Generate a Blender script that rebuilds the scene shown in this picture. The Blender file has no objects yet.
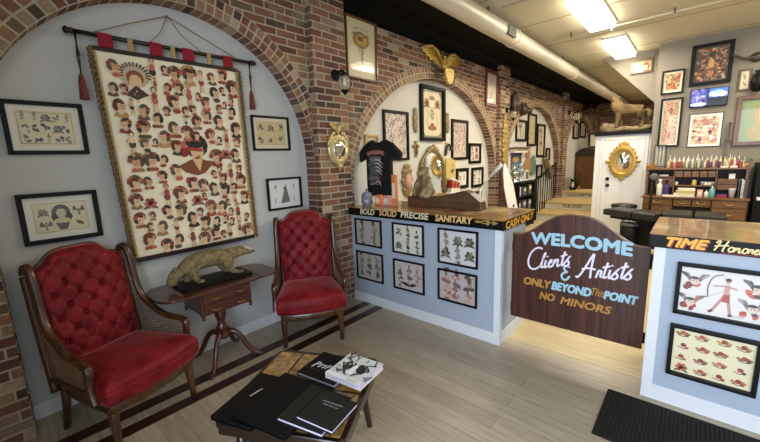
import bpy, bmesh, math, random
from mathutils import Vector, Matrix
C = bpy.context.scene.collection
PI = math.pi
rnd = random.Random(7)
def lin(c):
    return tuple((x/12.92 if x <= .04045 else ((x+.055)/1.055)**2.4) for x in c)
def hx(s): return lin(tuple(int(s[i:i+2], 16)/255 for i in (0, 2, 4)))

# ------------------------------------------------------------------ camera
F = 354.0
YAW, PIT, ROL = (math.radians(a) for a in (41.88, 9.8, -2.04))
CAM = Vector((0, 0, 1.62))
FW = Vector((-math.sin(YAW)*math.cos(PIT), math.cos(YAW)*math.cos(PIT), -math.sin(PIT)))
R0 = Vector((math.cos(YAW), math.sin(YAW), 0)); U0 = R0.cross(FW)
RT = math.cos(ROL)*R0 + math.sin(ROL)*U0
UP = -math.sin(ROL)*R0 + math.cos(ROL)*U0
cam = bpy.data.cameras.new('camera'); co = bpy.data.objects.new('camera', cam); C.objects.link(co)
cam.sensor_width = 36; cam.lens = F/760*36; cam.clip_start = .02; cam.clip_end = 200
co.matrix_world = Matrix(((RT.x, UP.x, -FW.x, CAM.x), (RT.y, UP.y, -FW.y, CAM.y), (RT.z, UP.z, -FW.z, CAM.z), (0, 0, 0, 1)))
bpy.context.scene.camera = co
def P(x, y, axis, val):
    """point of a real plane (axis = val) seen at a place of the photograph"""
    d = (x-380)/F*RT - (y-221)/F*UP + FW
    return CAM + d*((val-CAM[axis])/d[axis])
# ------------------------------------------------------------------ light
sc = bpy.context.scene
sc.view_settings.view_transform = 'Standard'; sc.view_settings.look = 'None'
sc.view_settings.exposure = 0.0; sc.view_settings.gamma = 1.0
w = bpy.data.worlds.new('sky'); sc.world = w; w.use_nodes = True
w.node_tree.nodes['Background'].inputs[0].default_value = (.62, .78, 1.0, 1)
w.node_tree.nodes['Background'].inputs[1].default_value = .6
def area(name, loc, rot, sx, sy, power, col, spread=None):
    l = bpy.data.lights.new(name, 'AREA'); l.shape = 'RECTANGLE'; l.size = sx; l.size_y = sy
    l.energy = power; l.color = col
    if spread: l.spread = spread
    o = bpy.data.objects.new(name, l); C.objects.link(o); o.location = loc; o.rotation_euler = rot
    return o
DAY = (.79, .89, 1.0); WARM = (1.0, .87, .66)
area('daylight_window_light', (.6, -1.93, 1.75), (math.radians(82), 0, 0), 4.6, 2.3, 330, DAY)
area('daylight_side_window_light', (2.93, .4, 1.8), (math.radians(84), 0, math.radians(90)), 2.6, 2.0, 14, DAY)
LAMPS = [(-1.17, 5.5), (-1.17, 7.6), (1.2, 4.6), (1.2, 6.6), (-.75, 10.6), (-.75, 12.8)]  # last two: hidden fixtures added to light the stair and landing
for lx, ly in LAMPS:
    area('fluorescent_tube_light', (lx, ly-.12, 3.30), (0, 0, 0), .26, 1.0, 46, WARM)

# ------------------------------------------------------------------ materials
def nodes_of(name):
    m = bpy.data.materials.new(name); m.use_nodes = True
    nt = m.node_tree; b = nt.nodes['Principled BSDF']
    return m, nt, b
def mat(name, col, rough=.5, metal=0, var=.0, scale=8, bump=0, bscale=40, coat=0, sheen=0, col2=None, stretch=None, detail=4):
    if isinstance(col, str): col = hx(col)
    if isinstance(col2, str): col2 = hx(col2)
    m, nt, b = nodes_of(name); N = nt.nodes; L = nt.links
    b.inputs['Roughness'].default_value = rough; b.inputs['Metallic'].default_value = metal
    b.inputs['Coat Weight'].default_value = coat
    b.inputs['Coat Roughness'].default_value = .08
    if sheen:
        b.inputs['Sheen Weight'].default_value = sheen; b.inputs['Sheen Roughness'].default_value = .35
        b.inputs['Sheen Tint'].default_value = (1, .55, .5, 1)
    b.inputs['Base Color'].default_value = (*col, 1)
    tc = None
    if var or col2 or bump:
        tc = N.new('ShaderNodeTexCoord'); mp = N.new('ShaderNodeMapping')
        L.new(tc.outputs['Object'], mp.inputs[0])
        if stretch: mp.inputs['Scale'].default_value = stretch
    if var or col2:
        n = N.new('ShaderNodeTexNoise'); n.inputs['Scale'].default_value = scale; n.inputs['Detail'].default_value = detail
        L.new(mp.outputs[0], n.inputs[0])
        r = N.new('ShaderNodeValToRGB'); r.color_ramp.elements[0].position = .3; r.color_ramp.elements[1].position = .72
        c2 = col2 or tuple(min(1, x*(1+var)) for x in col)
        c1 = col if col2 else tuple(x*(1-var) for x in col)
        r.color_ramp.elements[0].color = (*c1, 1); r.color_ramp.elements[1].color = (*c2, 1)
        L.new(n.outputs[0], r.inputs[0]); L.new(r.outputs[0], b.inputs['Base Color'])
    if bump:
        n2 = N.new('ShaderNodeTexNoise'); n2.inputs['Scale'].default_value = bscale; n2.inputs['Detail'].default_value = 5
        L.new(mp.outputs[0], n2.inputs[0])
        bp = N.new('ShaderNodeBump'); bp.inputs['Strength'].default_value = bump; bp.inputs['Distance'].default_value = .01
        L.new(n2.outputs[0], bp.inputs['Height']); L.new(bp.outputs[0], b.inputs['Normal'])
    return m
def emit(name, col, s):
    m, nt, b = nodes_of(name)
    b.inputs['Base Color'].default_value = (*col, 1)
    b.inputs['Emission Color'].default_value = (*col, 1); b.inputs['Emission Strength'].default_value = s
    return m
def glassy(name, col, alpha=.35, rough=.05):
    m, nt, b = nodes_of(name)
    b.inputs['Base Color'].default_value = (*hx(col), 1); b.inputs['Roughness'].default_value = rough
    b.inputs['Alpha'].default_value = alpha; b.inputs['Coat Weight'].default_value = .5
    return m
def brick_mat(name, bw=.212, bh=.0677, offset=.5, mort=.013, dark=1.0, mcol='b0a38b', pal=None):
    m, nt, b = nodes_of(name); N = nt.nodes; L = nt.links
    def M(op, a, c=None, clamp=False):
        n = N.new('ShaderNodeMath'); n.operation = op; n.use_clamp = clamp
        for i, v in enumerate((a, c)):
            if v is None: continue
            if isinstance(v, (int, float)): n.inputs[i].default_value = v
            else: L.new(v, n.inputs[i])
        return n.outputs[0]
    uv = N.new('ShaderNodeUVMap'); uv.uv_map = 'UVMap'
    nz = N.new('ShaderNodeTexNoise'); nz.inputs['Scale'].default_value = 9; L.new(uv.outputs[0], nz.inputs[0])
    s = N.new('ShaderNodeSeparateXYZ'); L.new(uv.outputs[0], s.inputs[0])
    wob = M('MULTIPLY', M('SUBTRACT', nz.outputs[0], .5), .006)
    u = M('ADD', s.outputs[0], wob); v = M('ADD', s.outputs[1], wob)
    vr = M('DIVIDE', v, bh); row = M('FLOOR', vr); vf = M('FRACT', vr)
    off = M('MULTIPLY', M('MODULO', M('ABSOLUTE', row), 2), offset)
    ur = M('ADD', M('DIVIDE', u, bw), off); colm = M('FLOOR', ur); uf = M('FRACT', ur)
    du = M('MULTIPLY', M('MINIMUM', uf, M('SUBTRACT', 1, uf)), bw)
    dv = M('MULTIPLY', M('MINIMUM', vf, M('SUBTRACT', 1, vf)), bh)
    d = M('MINIMUM', du, dv)
    mask = M('DIVIDE', M('SUBTRACT', d, mort*.35), mort*.3, True)       # 1 on the brick
    cb = N.new('ShaderNodeCombineXYZ'); L.new(row, cb.inputs[0]); L.new(colm, cb.inputs[1])
    wn = N.new('ShaderNodeTexWhiteNoise'); wn.noise_dimensions = '2D'; L.new(cb.outputs[0], wn.inputs['Vector'])
    r = N.new('ShaderNodeValToRGB'); r.color_ramp.interpolation = 'CONSTANT'
    cols = pal or [(0, '5f4036'), (.10, '825a48'), (.24, '70493b'), (.36, '8f6850'), (.48, '4e3d36'), (.58, '7d5342'), (.68, '966c52'), (.77, '6d594b'), (.83, 'ad9b80'), (.91, '957f66')]
    el = r.color_ramp.elements
    while len(el) < len(cols): el.new(.5)
    for e, (p, c) in zip(el, cols): e.position = p; e.color = (*[x*dark for x in hx(c)], 1)
    L.new(wn.outputs['Value'], r.inputs[0])
    n3 = N.new('ShaderNodeTexNoise'); n3.inputs['Scale'].default_value = 60; n3.inputs['Detail'].default_value = 6; L.new(uv.outputs[0], n3.inputs[0])
    mm = N.new('ShaderNodeMix'); mm.data_type = 'RGBA'; mm.blend_type = 'MULTIPLY'; mm.inputs[0].default_value = .7
    g = N.new('ShaderNodeValToRGB'); g.color_ramp.elements[0].position = .25; g.color_ramp.elements[0].color = (.45, .45, .45, 1)
    g.color_ramp.elements[1].position = .7; g.color_ramp.elements[1].color = (1.2, 1.15, 1.1, 1)
    L.new(n3.outputs[0], g.inputs[0]); L.new(r.outputs[0], mm.inputs[6]); L.new(g.outputs[0], mm.inputs[7])
    n4 = N.new('ShaderNodeTexNoise'); n4.inputs['Scale'].default_value = 3.2; n4.inputs['Detail'].default_value = 5; L.new(uv.outputs[0], n4.inputs[0])
    sm = M('MULTIPLY', M('SUBTRACT', n4.outputs[0], .56, True), 3.4, True)
    m4 = N.new('ShaderNodeMix'); m4.data_type = 'RGBA'; L.new(M('MULTIPLY', sm, .75), m4.inputs[0]); L.new(mm.outputs[2], m4.inputs[6]); m4.inputs[7].default_value = (*hx('a08f76'), 1)
    mm = m4
    mx = N.new('ShaderNodeMix'); mx.data_type = 'RGBA'
    L.new(mask, mx.inputs[0]); mx.inputs[6].default_value = (*hx(mcol), 1); L.new(mm.outputs[2], mx.inputs[7])
    L.new(mx.outputs[2], b.inputs['Base Color'])
    b.inputs['Roughness'].default_value = .85
    bp = N.new('ShaderNodeBump'); bp.inputs['Strength'].default_value = .6; bp.inputs['Distance'].default_value = .012
    hh = M('ADD', mask, M('MULTIPLY', n3.outputs[0], .35)); L.new(hh, bp.inputs['Height']); L.new(bp.outputs[0], b.inputs['Normal'])
    return m
def plank_mat(name, c1, c2, c3, length=1.6, width=.13, rough=.38):
    m, nt, b = nodes_of(name); N = nt.nodes; L = nt.links
    tc = N.new('ShaderNodeTexCoord')
    mp = N.new('ShaderNodeMapping'); mp.inputs['Rotation'].default_value = (0, 0, math.radians(0)); L.new(tc.outputs['Object'], mp.inputs[0])
    br = N.new('ShaderNodeTexBrick'); br.inputs['Scale'].default_value = 1; br.inputs['Brick Width'].default_value = length; br.inputs['Row Height'].default_value = width
    br.inputs['Mortar Size'].default_value = .0016; br.inputs['Mortar Smooth'].default_value = .4; br.inputs['Bias'].default_value = 0
    br.inputs['Color1'].default_value = (*hx(c1), 1); br.inputs['Color2'].default_value = (*hx(c2), 1); br.inputs['Mortar'].default_value = (*hx(c3), 1)
    L.new(mp.outputs[0], br.inputs['Vector'])
    m2 = N.new('ShaderNodeMapping'); m2.inputs['Scale'].default_value = (1.6, 22, 1); L.new(tc.outputs['Object'], m2.inputs[0])
    n = N.new('ShaderNodeTexNoise'); n.inputs['Scale'].default_value = 2.2; n.inputs['Detail'].default_value = 6; L.new(m2.outputs[0], n.inputs[0])
    g = N.new('ShaderNodeValToRGB'); g.color_ramp.elements[0].position = .3; g.color_ramp.elements[0].color = (.72, .7, .68, 1); g.color_ramp.elements[1].position = .7; g.color_ramp.elements[1].color = (1.08, 1.06, 1.04, 1)
    L.new(n.outputs[0], g.inputs[0])
    mm = N.new('ShaderNodeMix'); mm.data_type = 'RGBA'; mm.blend_type = 'MULTIPLY'; mm.inputs[0].default_value = .85
    L.new(br.outputs[0], mm.inputs[6]); L.new(g.outputs[0], mm.inputs[7]); L.new(mm.outputs[2], b.inputs['Base Color'])
    b.inputs['Roughness'].default_value = rough
    return m
def vcol_mat(name, rough=.35, coat=.0, emission=0):
    m, nt, b = nodes_of(name)
    a = nt.nodes.new('ShaderNodeAttribute'); a.attribute_name = 'Col'
    nt.links.new(a.outputs['Color'], b.inputs['Base Color'])
    b.inputs['Roughness'].default_value = rough; b.inputs['Coat Weight'].default_value = coat; b.inputs['Coat Roughness'].default_value = .03
    if emission:
        nt.links.new(a.outputs['Color'], b.inputs['Emission Color']); b.inputs['Emission Strength'].default_value = emission
    return m
def wood(name, c1, c2, rough=.35, axis=0, coat=.2):
    st = [1.2, 14, 14] if axis == 0 else ([14, 1.2, 14] if axis == 1 else [14, 14, 1.2])
    return mat(name, c1, rough, 0, col2=c2, scale=2.0, stretch=st, coat=coat, detail=7)
def collage_mat(name):
    m, nt, b = nodes_of(name); N = nt.nodes; L = nt.links
    tc = N.new('ShaderNodeTexCoord')
    v = N.new('ShaderNodeTexBrick'); v.inputs['Scale'].default_value = 1; v.inputs['Brick Width'].default_value = .19; v.inputs['Row Height'].default_value = .24
    v.inputs['Color1'].default_value = (0, 0, 0, 1); v.inputs['Color2'].default_value = (1, 1, 1, 1); v.inputs['Mortar'].default_value = (.2, .2, .2, 1); v.inputs['Mortar Size'].default_value = .004
    L.new(tc.outputs['Object'], v.inputs['Vector'])
    r = N.new('ShaderNodeValToRGB'); el = r.color_ramp.elements; r.color_ramp.interpolation = 'CONSTANT'
    cs = [(0, '94713f'), (.2, 'b8a276'), (.36, '8a5f38'), (.52, 'c7bb9a'), (.66, 'a27c3f'), (.8, 'b0925f'), (.9, '7d6648')]
    while len(el) < len(cs): el.new(.5)
    for e, (p, c) in zip(el, cs): e.position = p; e.color = (*hx(c), 1)
    L.new(v.outputs[0], r.inputs[0])
    n = N.new('ShaderNodeTexNoise'); n.inputs['Scale'].default_value = 14; n.inputs['Detail'].default_value = 8; L.new(tc.outputs['Object'], n.inputs[0])
    g = N.new('ShaderNodeValToRGB'); g.color_ramp.elements[0].position = .35; g.color_ramp.elements[0].color = (.35, .28, .2, 1); g.color_ramp.elements[1].position = .62; g.color_ramp.elements[1].color = (1.1, 1.08, 1, 1)
    L.new(n.outputs[0], g.inputs[0])
    mm = N.new('ShaderNodeMix'); mm.data_type = 'RGBA'; mm.blend_type = 'MULTIPLY'; mm.inputs[0].default_value = .8
    L.new(r.outputs[0], mm.inputs[6]); L.new(g.outputs[0], mm.inputs[7]); L.new(mm.outputs[2], b.inputs['Base Color'])
    b.inputs['Roughness'].default_value = .3; b.inputs['Coat Weight'].default_value = .6; b.inputs['Coat Roughness'].default_value = .05
    return m
def velvet_mat():
    m, nt, b = nodes_of('red_velvet'); N = nt.nodes; L = nt.links
    lw = N.new('ShaderNodeTexCoord'); n = N.new('ShaderNodeTexNoise'); n.inputs['Scale'].default_value = 11; n.inputs['Detail'].default_value = 5; L.new(lw.outputs['Object'], n.inputs[0])
    r = N.new('ShaderNodeValToRGB'); r.color_ramp.elements[0].position = .3; r.color_ramp.elements[0].color = (*hx('5c0d13'), 1); r.color_ramp.elements[1].position = .75; r.color_ramp.elements[1].color = (*hx('8c2028'), 1)
    L.new(n.outputs[0], r.inputs[0]); L.new(r.outputs[0], b.inputs['Base Color'])
    b.inputs['Roughness'].default_value = .5; b.inputs['Specular IOR Level'].default_value = .18
    b.inputs['Sheen Weight'].default_value = .8; b.inputs['Sheen Roughness'].default_value = .28; b.inputs['Sheen Tint'].default_value = (1, .35, .35, 1)
    n2 = N.new('ShaderNodeTexNoise'); n2.inputs['Scale'].default_value = 26; n2.inputs['Detail'].default_value = 3; L.new(lw.outputs['Object'], n2.inputs[0])
    bp = N.new('ShaderNodeBump'); bp.inputs['Strength'].default_value = .5; bp.inputs['Distance'].default_value = .012; L.new(n2.outputs[0], bp.inputs['Height']); L.new(bp.outputs[0], b.inputs['Normal'])
    return m
def dull(m, s=.2):
    m.node_tree.nodes['Principled BSDF'].inputs['Specular IOR Level'].default_value = s; return m
M_ = dict(
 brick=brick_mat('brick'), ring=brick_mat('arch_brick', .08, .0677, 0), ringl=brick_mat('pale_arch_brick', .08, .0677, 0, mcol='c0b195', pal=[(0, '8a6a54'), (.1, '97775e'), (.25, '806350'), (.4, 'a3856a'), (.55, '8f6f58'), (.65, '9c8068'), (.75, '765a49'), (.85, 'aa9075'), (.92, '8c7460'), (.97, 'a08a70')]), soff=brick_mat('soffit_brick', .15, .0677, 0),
 floor=plank_mat('oak_floor', 'b6a995', 'a79a89', '7f7465'), ceil=mat('ceiling_paint', 'cfc8b2', .8, var=.04, scale=.8),
 blackceil=dull(mat('black_paint', '070706', .8)), alcove=mat('blue_grey_plaster', 'bbbdbd', .75, var=.035, scale=1.2),
 alcove2=mat('pale_plaster', 'cfcdc6', .75, var=.03, scale=1.2), white=mat('white_paint', 'd9dadb', .45), greywall=mat('grey_wall', '827c72', .8, var=.03, scale=1),
 counter=mat('pale_blue_paint', '9eaabb', .42, var=.02, scale=3), trimw=mat('white_trim', 'd3d7dd', .4), darkstrip=wood('dark_inlay', '2b130e', '3a1a12', .4, 1),
 black=dull(mat('black_frame', '09090b', .45)), blackm=dull(mat('black_matte', '0d0d0f', .6)), blackl=mat('black_leather', '1a1a19', .38, bump=.15, bscale=120),
 velvet=velvet_mat(), cwood=wood('walnut', '2f1a0d', '573518', .3, 2, .35), mahog=wood('mahogany', '351610', '5a2a1c', .28, 1, .4),
 cane=mat('cane', '6b5138', .6), gold=mat('gold', 'b08c44', .38, .5, var=.2, scale=30, bump=.2, bscale=60), goldp=mat('gilt', 'bfa261', .45, .45, var=.3, scale=40), antique=mat('antique_gilt', '8f7a4c', .5, .25, var=.35, scale=40), strip=mat('yellow_gilt', 'ad9150', .45, .3, var=.4, scale=30), goldw=mat('pale_gilt', 'd0bf88', .35, .5, var=.2, scale=40), brass=mat('brass', 'b08a45', .3, .9),
 gatew=mat('gate_wood', '1d0b09', .4, 0, col2='5b3024', scale=1.6, stretch=[30, 30, .9], coat=.12, detail=8), deskw=wood('oak_desk', '4c2e0c', '744b1a', .38, 0, .2), deskd=mat('dark_desk_wood', '2a1a0f', .6),  # deskd: darker brown wood for hutch back, kneehole panel and wardrobe crest
 collage=collage_mat('collage_top'), mirror=mat('mirror_glass', (.82, .84, .84), .03, 1), chrome=mat('steel', 'b9bcbd', .25, .95), duct=mat('duct_steel', 'cdc7b6', .45, .25),
 ink=vcol_mat('print_ink', .45, .45), inkm=vcol_mat('print_ink_matte', .8), screen=vcol_mat('screen_glow', .2, .3, .8), paper=mat('paper', 'dcd6c6', .7),
 fur=mat('grey_brown_fur', '5f5136', .95, col2='9c8a63', scale=26, bump=1.0, bscale=90), wolf=mat('tan_fur', '2e2417', .95, col2='7a6440', scale=6, bump=1.0, bscale=60), stone=mat('painted_rock', '4a3f2d', .8, col2='7d6d50', scale=9, bump=.6, bscale=20),
 cloth=mat('ivory_canvas', 'ebe2c8', .85, var=.04, scale=6), redf=mat('red_felt', '8a0f24', .85), tanf=mat('tan_cloth', 'a98d5b', .85), tassel=mat('rust_tassel', '6d3224', .8, var=.3, scale=60), rope=mat('rope', '8d7a5e', .9), fringe=mat('beaded_fringe', '6b5638', .8, var=.3, scale=90),
 rod=mat('dark_rod', '1d130e', .4), shirt=mat('black_cotton', '0e0e11', .9, bump=.2, bscale=14), glass=glassy('clear_glass', 'dfe8e8', .22), lampg=glassy('lamp_glass', 'e8dcc0', .25), lightpanel=emit('light_panel', (1, .9, .7), 15),
 statue=mat('aged_bronze', '5f4e32', .6, .15, col2='a8946a', scale=14, bump=.4, bscale=30), matt=mat('rubber_mat', '17130f', .9, bump=.5, bscale=80), stair=mat('tan_carpet', 'b59b66', .9, var=.08, scale=20), riser=mat('riser_white', 'cfc8b4', .6),
 purple=mat('purple_plastic', '3b2a6e', .4), teal=mat('teal_plastic', '5fa3a8', .35), pink=mat('pink_card', 'cf9a93', .6), yellow=mat('yellow_plastic', 'c9b26a', .45), red=mat('red_card', '96251f', .5), wooden=mat('tan_painted_wood', 'a1794f', .6), orange=mat('orange_card', 'd8814e', .6), greenm=mat('green_paint', '5c7f6c', .6), bluec=mat('blue_card', '41608f', .6), greyp=mat('grey_plastic', '55585a', .5), brownw=wood('brown_wood', '4a2c17', '6e4526', .4, 2, .2), slant=wood('slant_wood', '3f2a1a', '654a30', .42, 0, .2), skull=mat('cut_glass', '8d99a2', .18, .2, var=.5, scale=40, coat=.6), bone=mat('horn', '3a2c20', .4), skin=mat('page_edge', 'c8c4e0', .6), coverb=dull(mat('black_book_cloth', '0a0a0c', .5)), dgrey=dull(mat('charcoal_book', '20201e', .6)), burl=mat('burl_wood', '54361a', .3, col2='c09a54', scale=26, bump=0, coat=.5, detail=10), tabw=wood('dark_table', '150c07', '2b190e', .3, 0, .4))

# ------------------------------------------------------------------ mesh builder
class MB:
    def __init__(s): s.bm = bmesh.new(); s.uv = None
    def face(s, pts, uvs=None):
        vs = [s.bm.verts.new(p) for p in pts]
        try: f = s.bm.faces.new(vs)
        except ValueError: return None
        if uvs:
            l = s.bm.loops.layers.uv.get('UVMap') or s.bm.loops.layers.uv.new('UVMap')
            for lp, q in zip(f.loops, uvs): lp[l].uv = q
        return f
    def box(s, x0, x1, y0, y1, z0, z1):
        c = [(x, y, z) for z in (z0, z1) for y in (y0, y1) for x in (x0, x1)]
        v = [s.bm.verts.new(p) for p in c]
        for q in ((0, 2, 3, 1), (4, 5, 7, 6), (0, 1, 5, 4), (2, 6, 7, 3), (0, 4, 6, 2), (1, 3, 7, 5)): s.bm.faces.new([v[i] for i in q])
        return s
    def tube(s, pts, r, n=10, cap=True, flat=1.0):
        pts = [Vector(p) for p in pts]; rr = list(r) if isinstance(r, (list, tuple)) else [r]*len(pts)
        while len(rr) < len(pts): rr.append(rr[-1])
        rings = []; nrm = None
        for i, p in enumerate(pts):
            t = (pts[min(i+1, len(pts)-1)] - pts[max(i-1, 0)])
            if t.length < 1e-9: t = Vector((0, 0, 1))
            t.normalize()
            if nrm is None:
                a = Vector((0, 0, 1)) if abs(t.z) < .9 else Vector((1, 0, 0)); nrm = t.cross(a).normalized()
            else:
                nrm = (nrm - t*nrm.dot(t)); nrm = nrm.normalized() if nrm.length > 1e-6 else t.orthogonal().normalized()
            bn = t.cross(nrm)
            rings.append([s.bm.verts.new(p + (nrm*math.cos(2*PI*k/n) + bn*math.sin(2*PI*k/n)*flat)*rr[i]) for k in range(n)])
        for a, b in zip(rings, rings[1:]):
            for k in range(n): s.bm.faces.new((a[k], a[(k+1) % n], b[(k+1) % n], b[k]))
        if cap:
            s.bm.faces.new(rings[0][::-1]); s.bm.faces.new(rings[-1])
        return s
    def lathe(s, prof, n=20, c=(0, 0, 0), axis='z', sx=1, sy=1):
        rings = []
        for r, z in prof:
            ring = []
            for k in range(n):
                a = 2*PI*k/n; x, y = r*math.cos(a)*sx, r*math.sin(a)*sy
                p = (x, y, z) if axis == 'z' else ((x, z, y) if axis == 'y' else (z, x, y))
                ring.append(s.bm.verts.new((p[0]+c[0], p[1]+c[1], p[2]+c[2])))
            rings.append(ring)
        for a, b in zip(rings, rings[1:]):
            for k in range(n): s.bm.faces.new((a[k], a[(k+1) % n], b[(k+1) % n], b[k]))
        s.bm.faces.new(rings[0][::-1]); s.bm.faces.new(rings[-1])
        return s
    def prism(s, poly, a0, a1, axis=2):
        """poly 2D extruded along axis from a0 to a1"""
        def mk(p, a):
            return ((a, p[0], p[1]) if axis == 0 else ((p[0], a, p[1]) if axis == 1 else (p[0], p[1], a)))
        v0 = [s.bm.verts.new(mk(p, a0)) for p in poly]; v1 = [s.bm.verts.new(mk(p, a1)) for p in poly]
        n = len(poly); s.bm.faces.new(v0[::-1]); s.bm.faces.new(v1)
        for k in range(n): s.bm.faces.new((v0[k], v0[(k+1) % n], v1[(k+1) % n], v1[k]))
        return s
    def loft(s, outline, prof):
        """outline 2D (x,y) scaled about its centre; prof = [(scale, z)]"""
        cx = sum(p[0] for p in outline)/len(outline); cy = sum(p[1] for p in outline)/len(outline)
        rings = [[s.bm.verts.new((cx+(p[0]-cx)*k, cy+(p[1]-cy)*k, z)) for p in outline] for k, z in prof]
        n = len(outline)
        for a, b in zip(rings, rings[1:]):
            for k in range(n): s.bm.faces.new((a[k], a[(k+1) % n], b[(k+1) % n], b[k]))
        s.bm.faces.new(rings[0][::-1]); s.bm.faces.new(rings[-1])
        return s
    def ell(s, c, r, n=14):
        r = r if isinstance(r, (list, tuple)) else (r, r, r)
        m = Matrix.Translation(c) @ Matrix.Diagonal((*r, 1))
        bmesh.ops.create_uvsphere(s.bm, u_segments=n, v_segments=max(6, n//2+2), radius=1, matrix=m)
        return s
    def frame(s, w, h, fw, d, y=0):
        """picture frame bars in the xz plane, from y back to y-d (towards the viewer)"""
        W, H = w/2, h/2; a = [(-W, -H), (W, -H), (W, H), (-W, H)]; i = [(-W+fw, -H+fw), (W-fw, -H+fw), (W-fw, H-fw), (-W+fw, H-fw)]
        for k in range(4):
            j = (k+1) % 4
            q = [a[k], a[j], i[j], i[k]]
            s.prism(q, y-d, y, 1)
        return s
    def build(s, name, m, parent=None, smooth=False, bevel=0, kind=None, seg=2):
        bmesh.ops.recalc_face_normals(s.bm, faces=s.bm.faces)
        me = bpy.data.meshes.new(name); s.bm.to_mesh(me); s.bm.free()
        if isinstance(m, str): m = M_[m]
        me.materials.append(m)
        if smooth:
            for p in me.polygons: p.use_smooth = True
        o = bpy.data.objects.new(name, me); C.objects.link(o)
        if parent: o.parent = parent
        if bevel:
            b = o.modifiers.new('edge', 'BEVEL'); b.width = bevel; b.segments = seg; b.limit_method = 'ANGLE'; b.angle_limit = math.radians(40)
        if kind: o['kind'] = kind
        return o
def organic(mb, name, m, parent=None, voxel=.012, smooth=6):
    o = mb.build(name, m, parent, True)
    r = o.modifiers.new('skin', 'REMESH'); r.mode = 'VOXEL'; r.voxel_size = voxel; r.use_smooth_shade = True
    s = o.modifiers.new('soft', 'SMOOTH'); s.iterations = smooth; s.factor = .5
    return o
def thing(name, label, cat, loc=(0, 0, 0), rz=0, group=None):
    o = bpy.data.objects.new(name, None); C.objects.link(o); o.location = loc; o.rotation_euler = (0, 0, rz)
    o.empty_display_size = .05
    return tag(o, label, cat, group)
def tag(o, label, cat, group=None):
    o['label'] = label; o['category'] = cat
    if group: o['group'] = group
    return o
def struct(o): o['kind'] = 'structure'; return o
def copy_tree(o, label=None, parent=None):
    c = o.copy(); C.objects.link(c); c.parent = parent
    if label: c['label'] = label
    for ch in list(o.children): copy_tree(ch, None, c)
    return c

# ------------------------------------------------------------------ flat printed drawing (ink on paper)
class Ink:
    def __init__(s): s.p = []; s.l = 0
    def new(s): s.l = 2; return s
    def poly(s, pts, col): s.p.append((pts, col if not isinstance(col, str) else hx(col), s.l)); s.l += 1; return s
    def ell(s, x, z, rx, rz, col, rot=0, n=12, a0=0, a1=2*PI):
        c, t = math.cos(rot), math.sin(rot); P_ = []
        full = abs(a1-a0-2*PI) < 1e-6
        for k in range(n if full else n+1):
            a = a0+(a1-a0)*k/n; u, v = rx*math.cos(a), rz*math.sin(a); P_.append((x+u*c-v*t, z+u*t+v*c))
        return s.poly(P_, col)
    def rect(s, x0, x1, z0, z1, col): return s.poly([(x0, z0), (x1, z0), (x1, z1), (x0, z1)], col)
    def stroke(s, pts, wd, col, taper=False):
        n = len(pts); L_ = []; R_ = []
        for i, p in enumerate(pts):
            a = pts[max(i-1, 0)]; b = pts[min(i+1, n-1)]; dx, dz = b[0]-a[0], b[1]-a[1]; d = math.hypot(dx, dz) or 1
            k = wd/2*((1-abs(2*i/(n-1)-1)*.7) if taper else 1)
            L_.append((p[0]-dz/d*k, p[1]+dx/d*k)); R_.append((p[0]+dz/d*k, p[1]-dx/d*k))
        for i in range(n-1): s.p.append(([L_[i], L_[i+1], R_[i+1], R_[i]], col if not isinstance(col, str) else hx(col), s.l+.06*(i % 12)))
        s.l += 1; return s
    def build(s, name, parent, y=0, m='ink', step=.00025):
        bm = bmesh.new(); data = []
        for pts, col, l in s.p:
            vs = [bm.verts.new((p[0], y-l*step, p[1])) for p in pts]
            f = bm.faces.new(vs); f.normal_update()
            if f.normal.y > 0: f.normal_flip()
            data.append((col, len(pts)))
        me = bpy.data.meshes.new(name); bm.to_mesh(me); bm.free()
        ca = me.color_attributes.new('Col', 'FLOAT_COLOR', 'CORNER'); i = 0
        for poly, (col, n) in zip(me.polygons, data):
            for li in poly.loop_indices: ca.data[li].color = (*col, 1)
        me.materials.append(M_[m]); o = bpy.data.objects.new(name, me); C.objects.link(o); o.parent = parent
        return o
SK = ['d9b48c', 'e0c19c', 'c99f78', 'cfae8a']; RD = ['98443a', 'ab5645', '873c32', 'ba6a54']; DK = ['463a34', '54453c', '3a3230', '634d41']; TN = ['a07b4c', '8d6a3f', 'b08d57', '7c5a3a']
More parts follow.
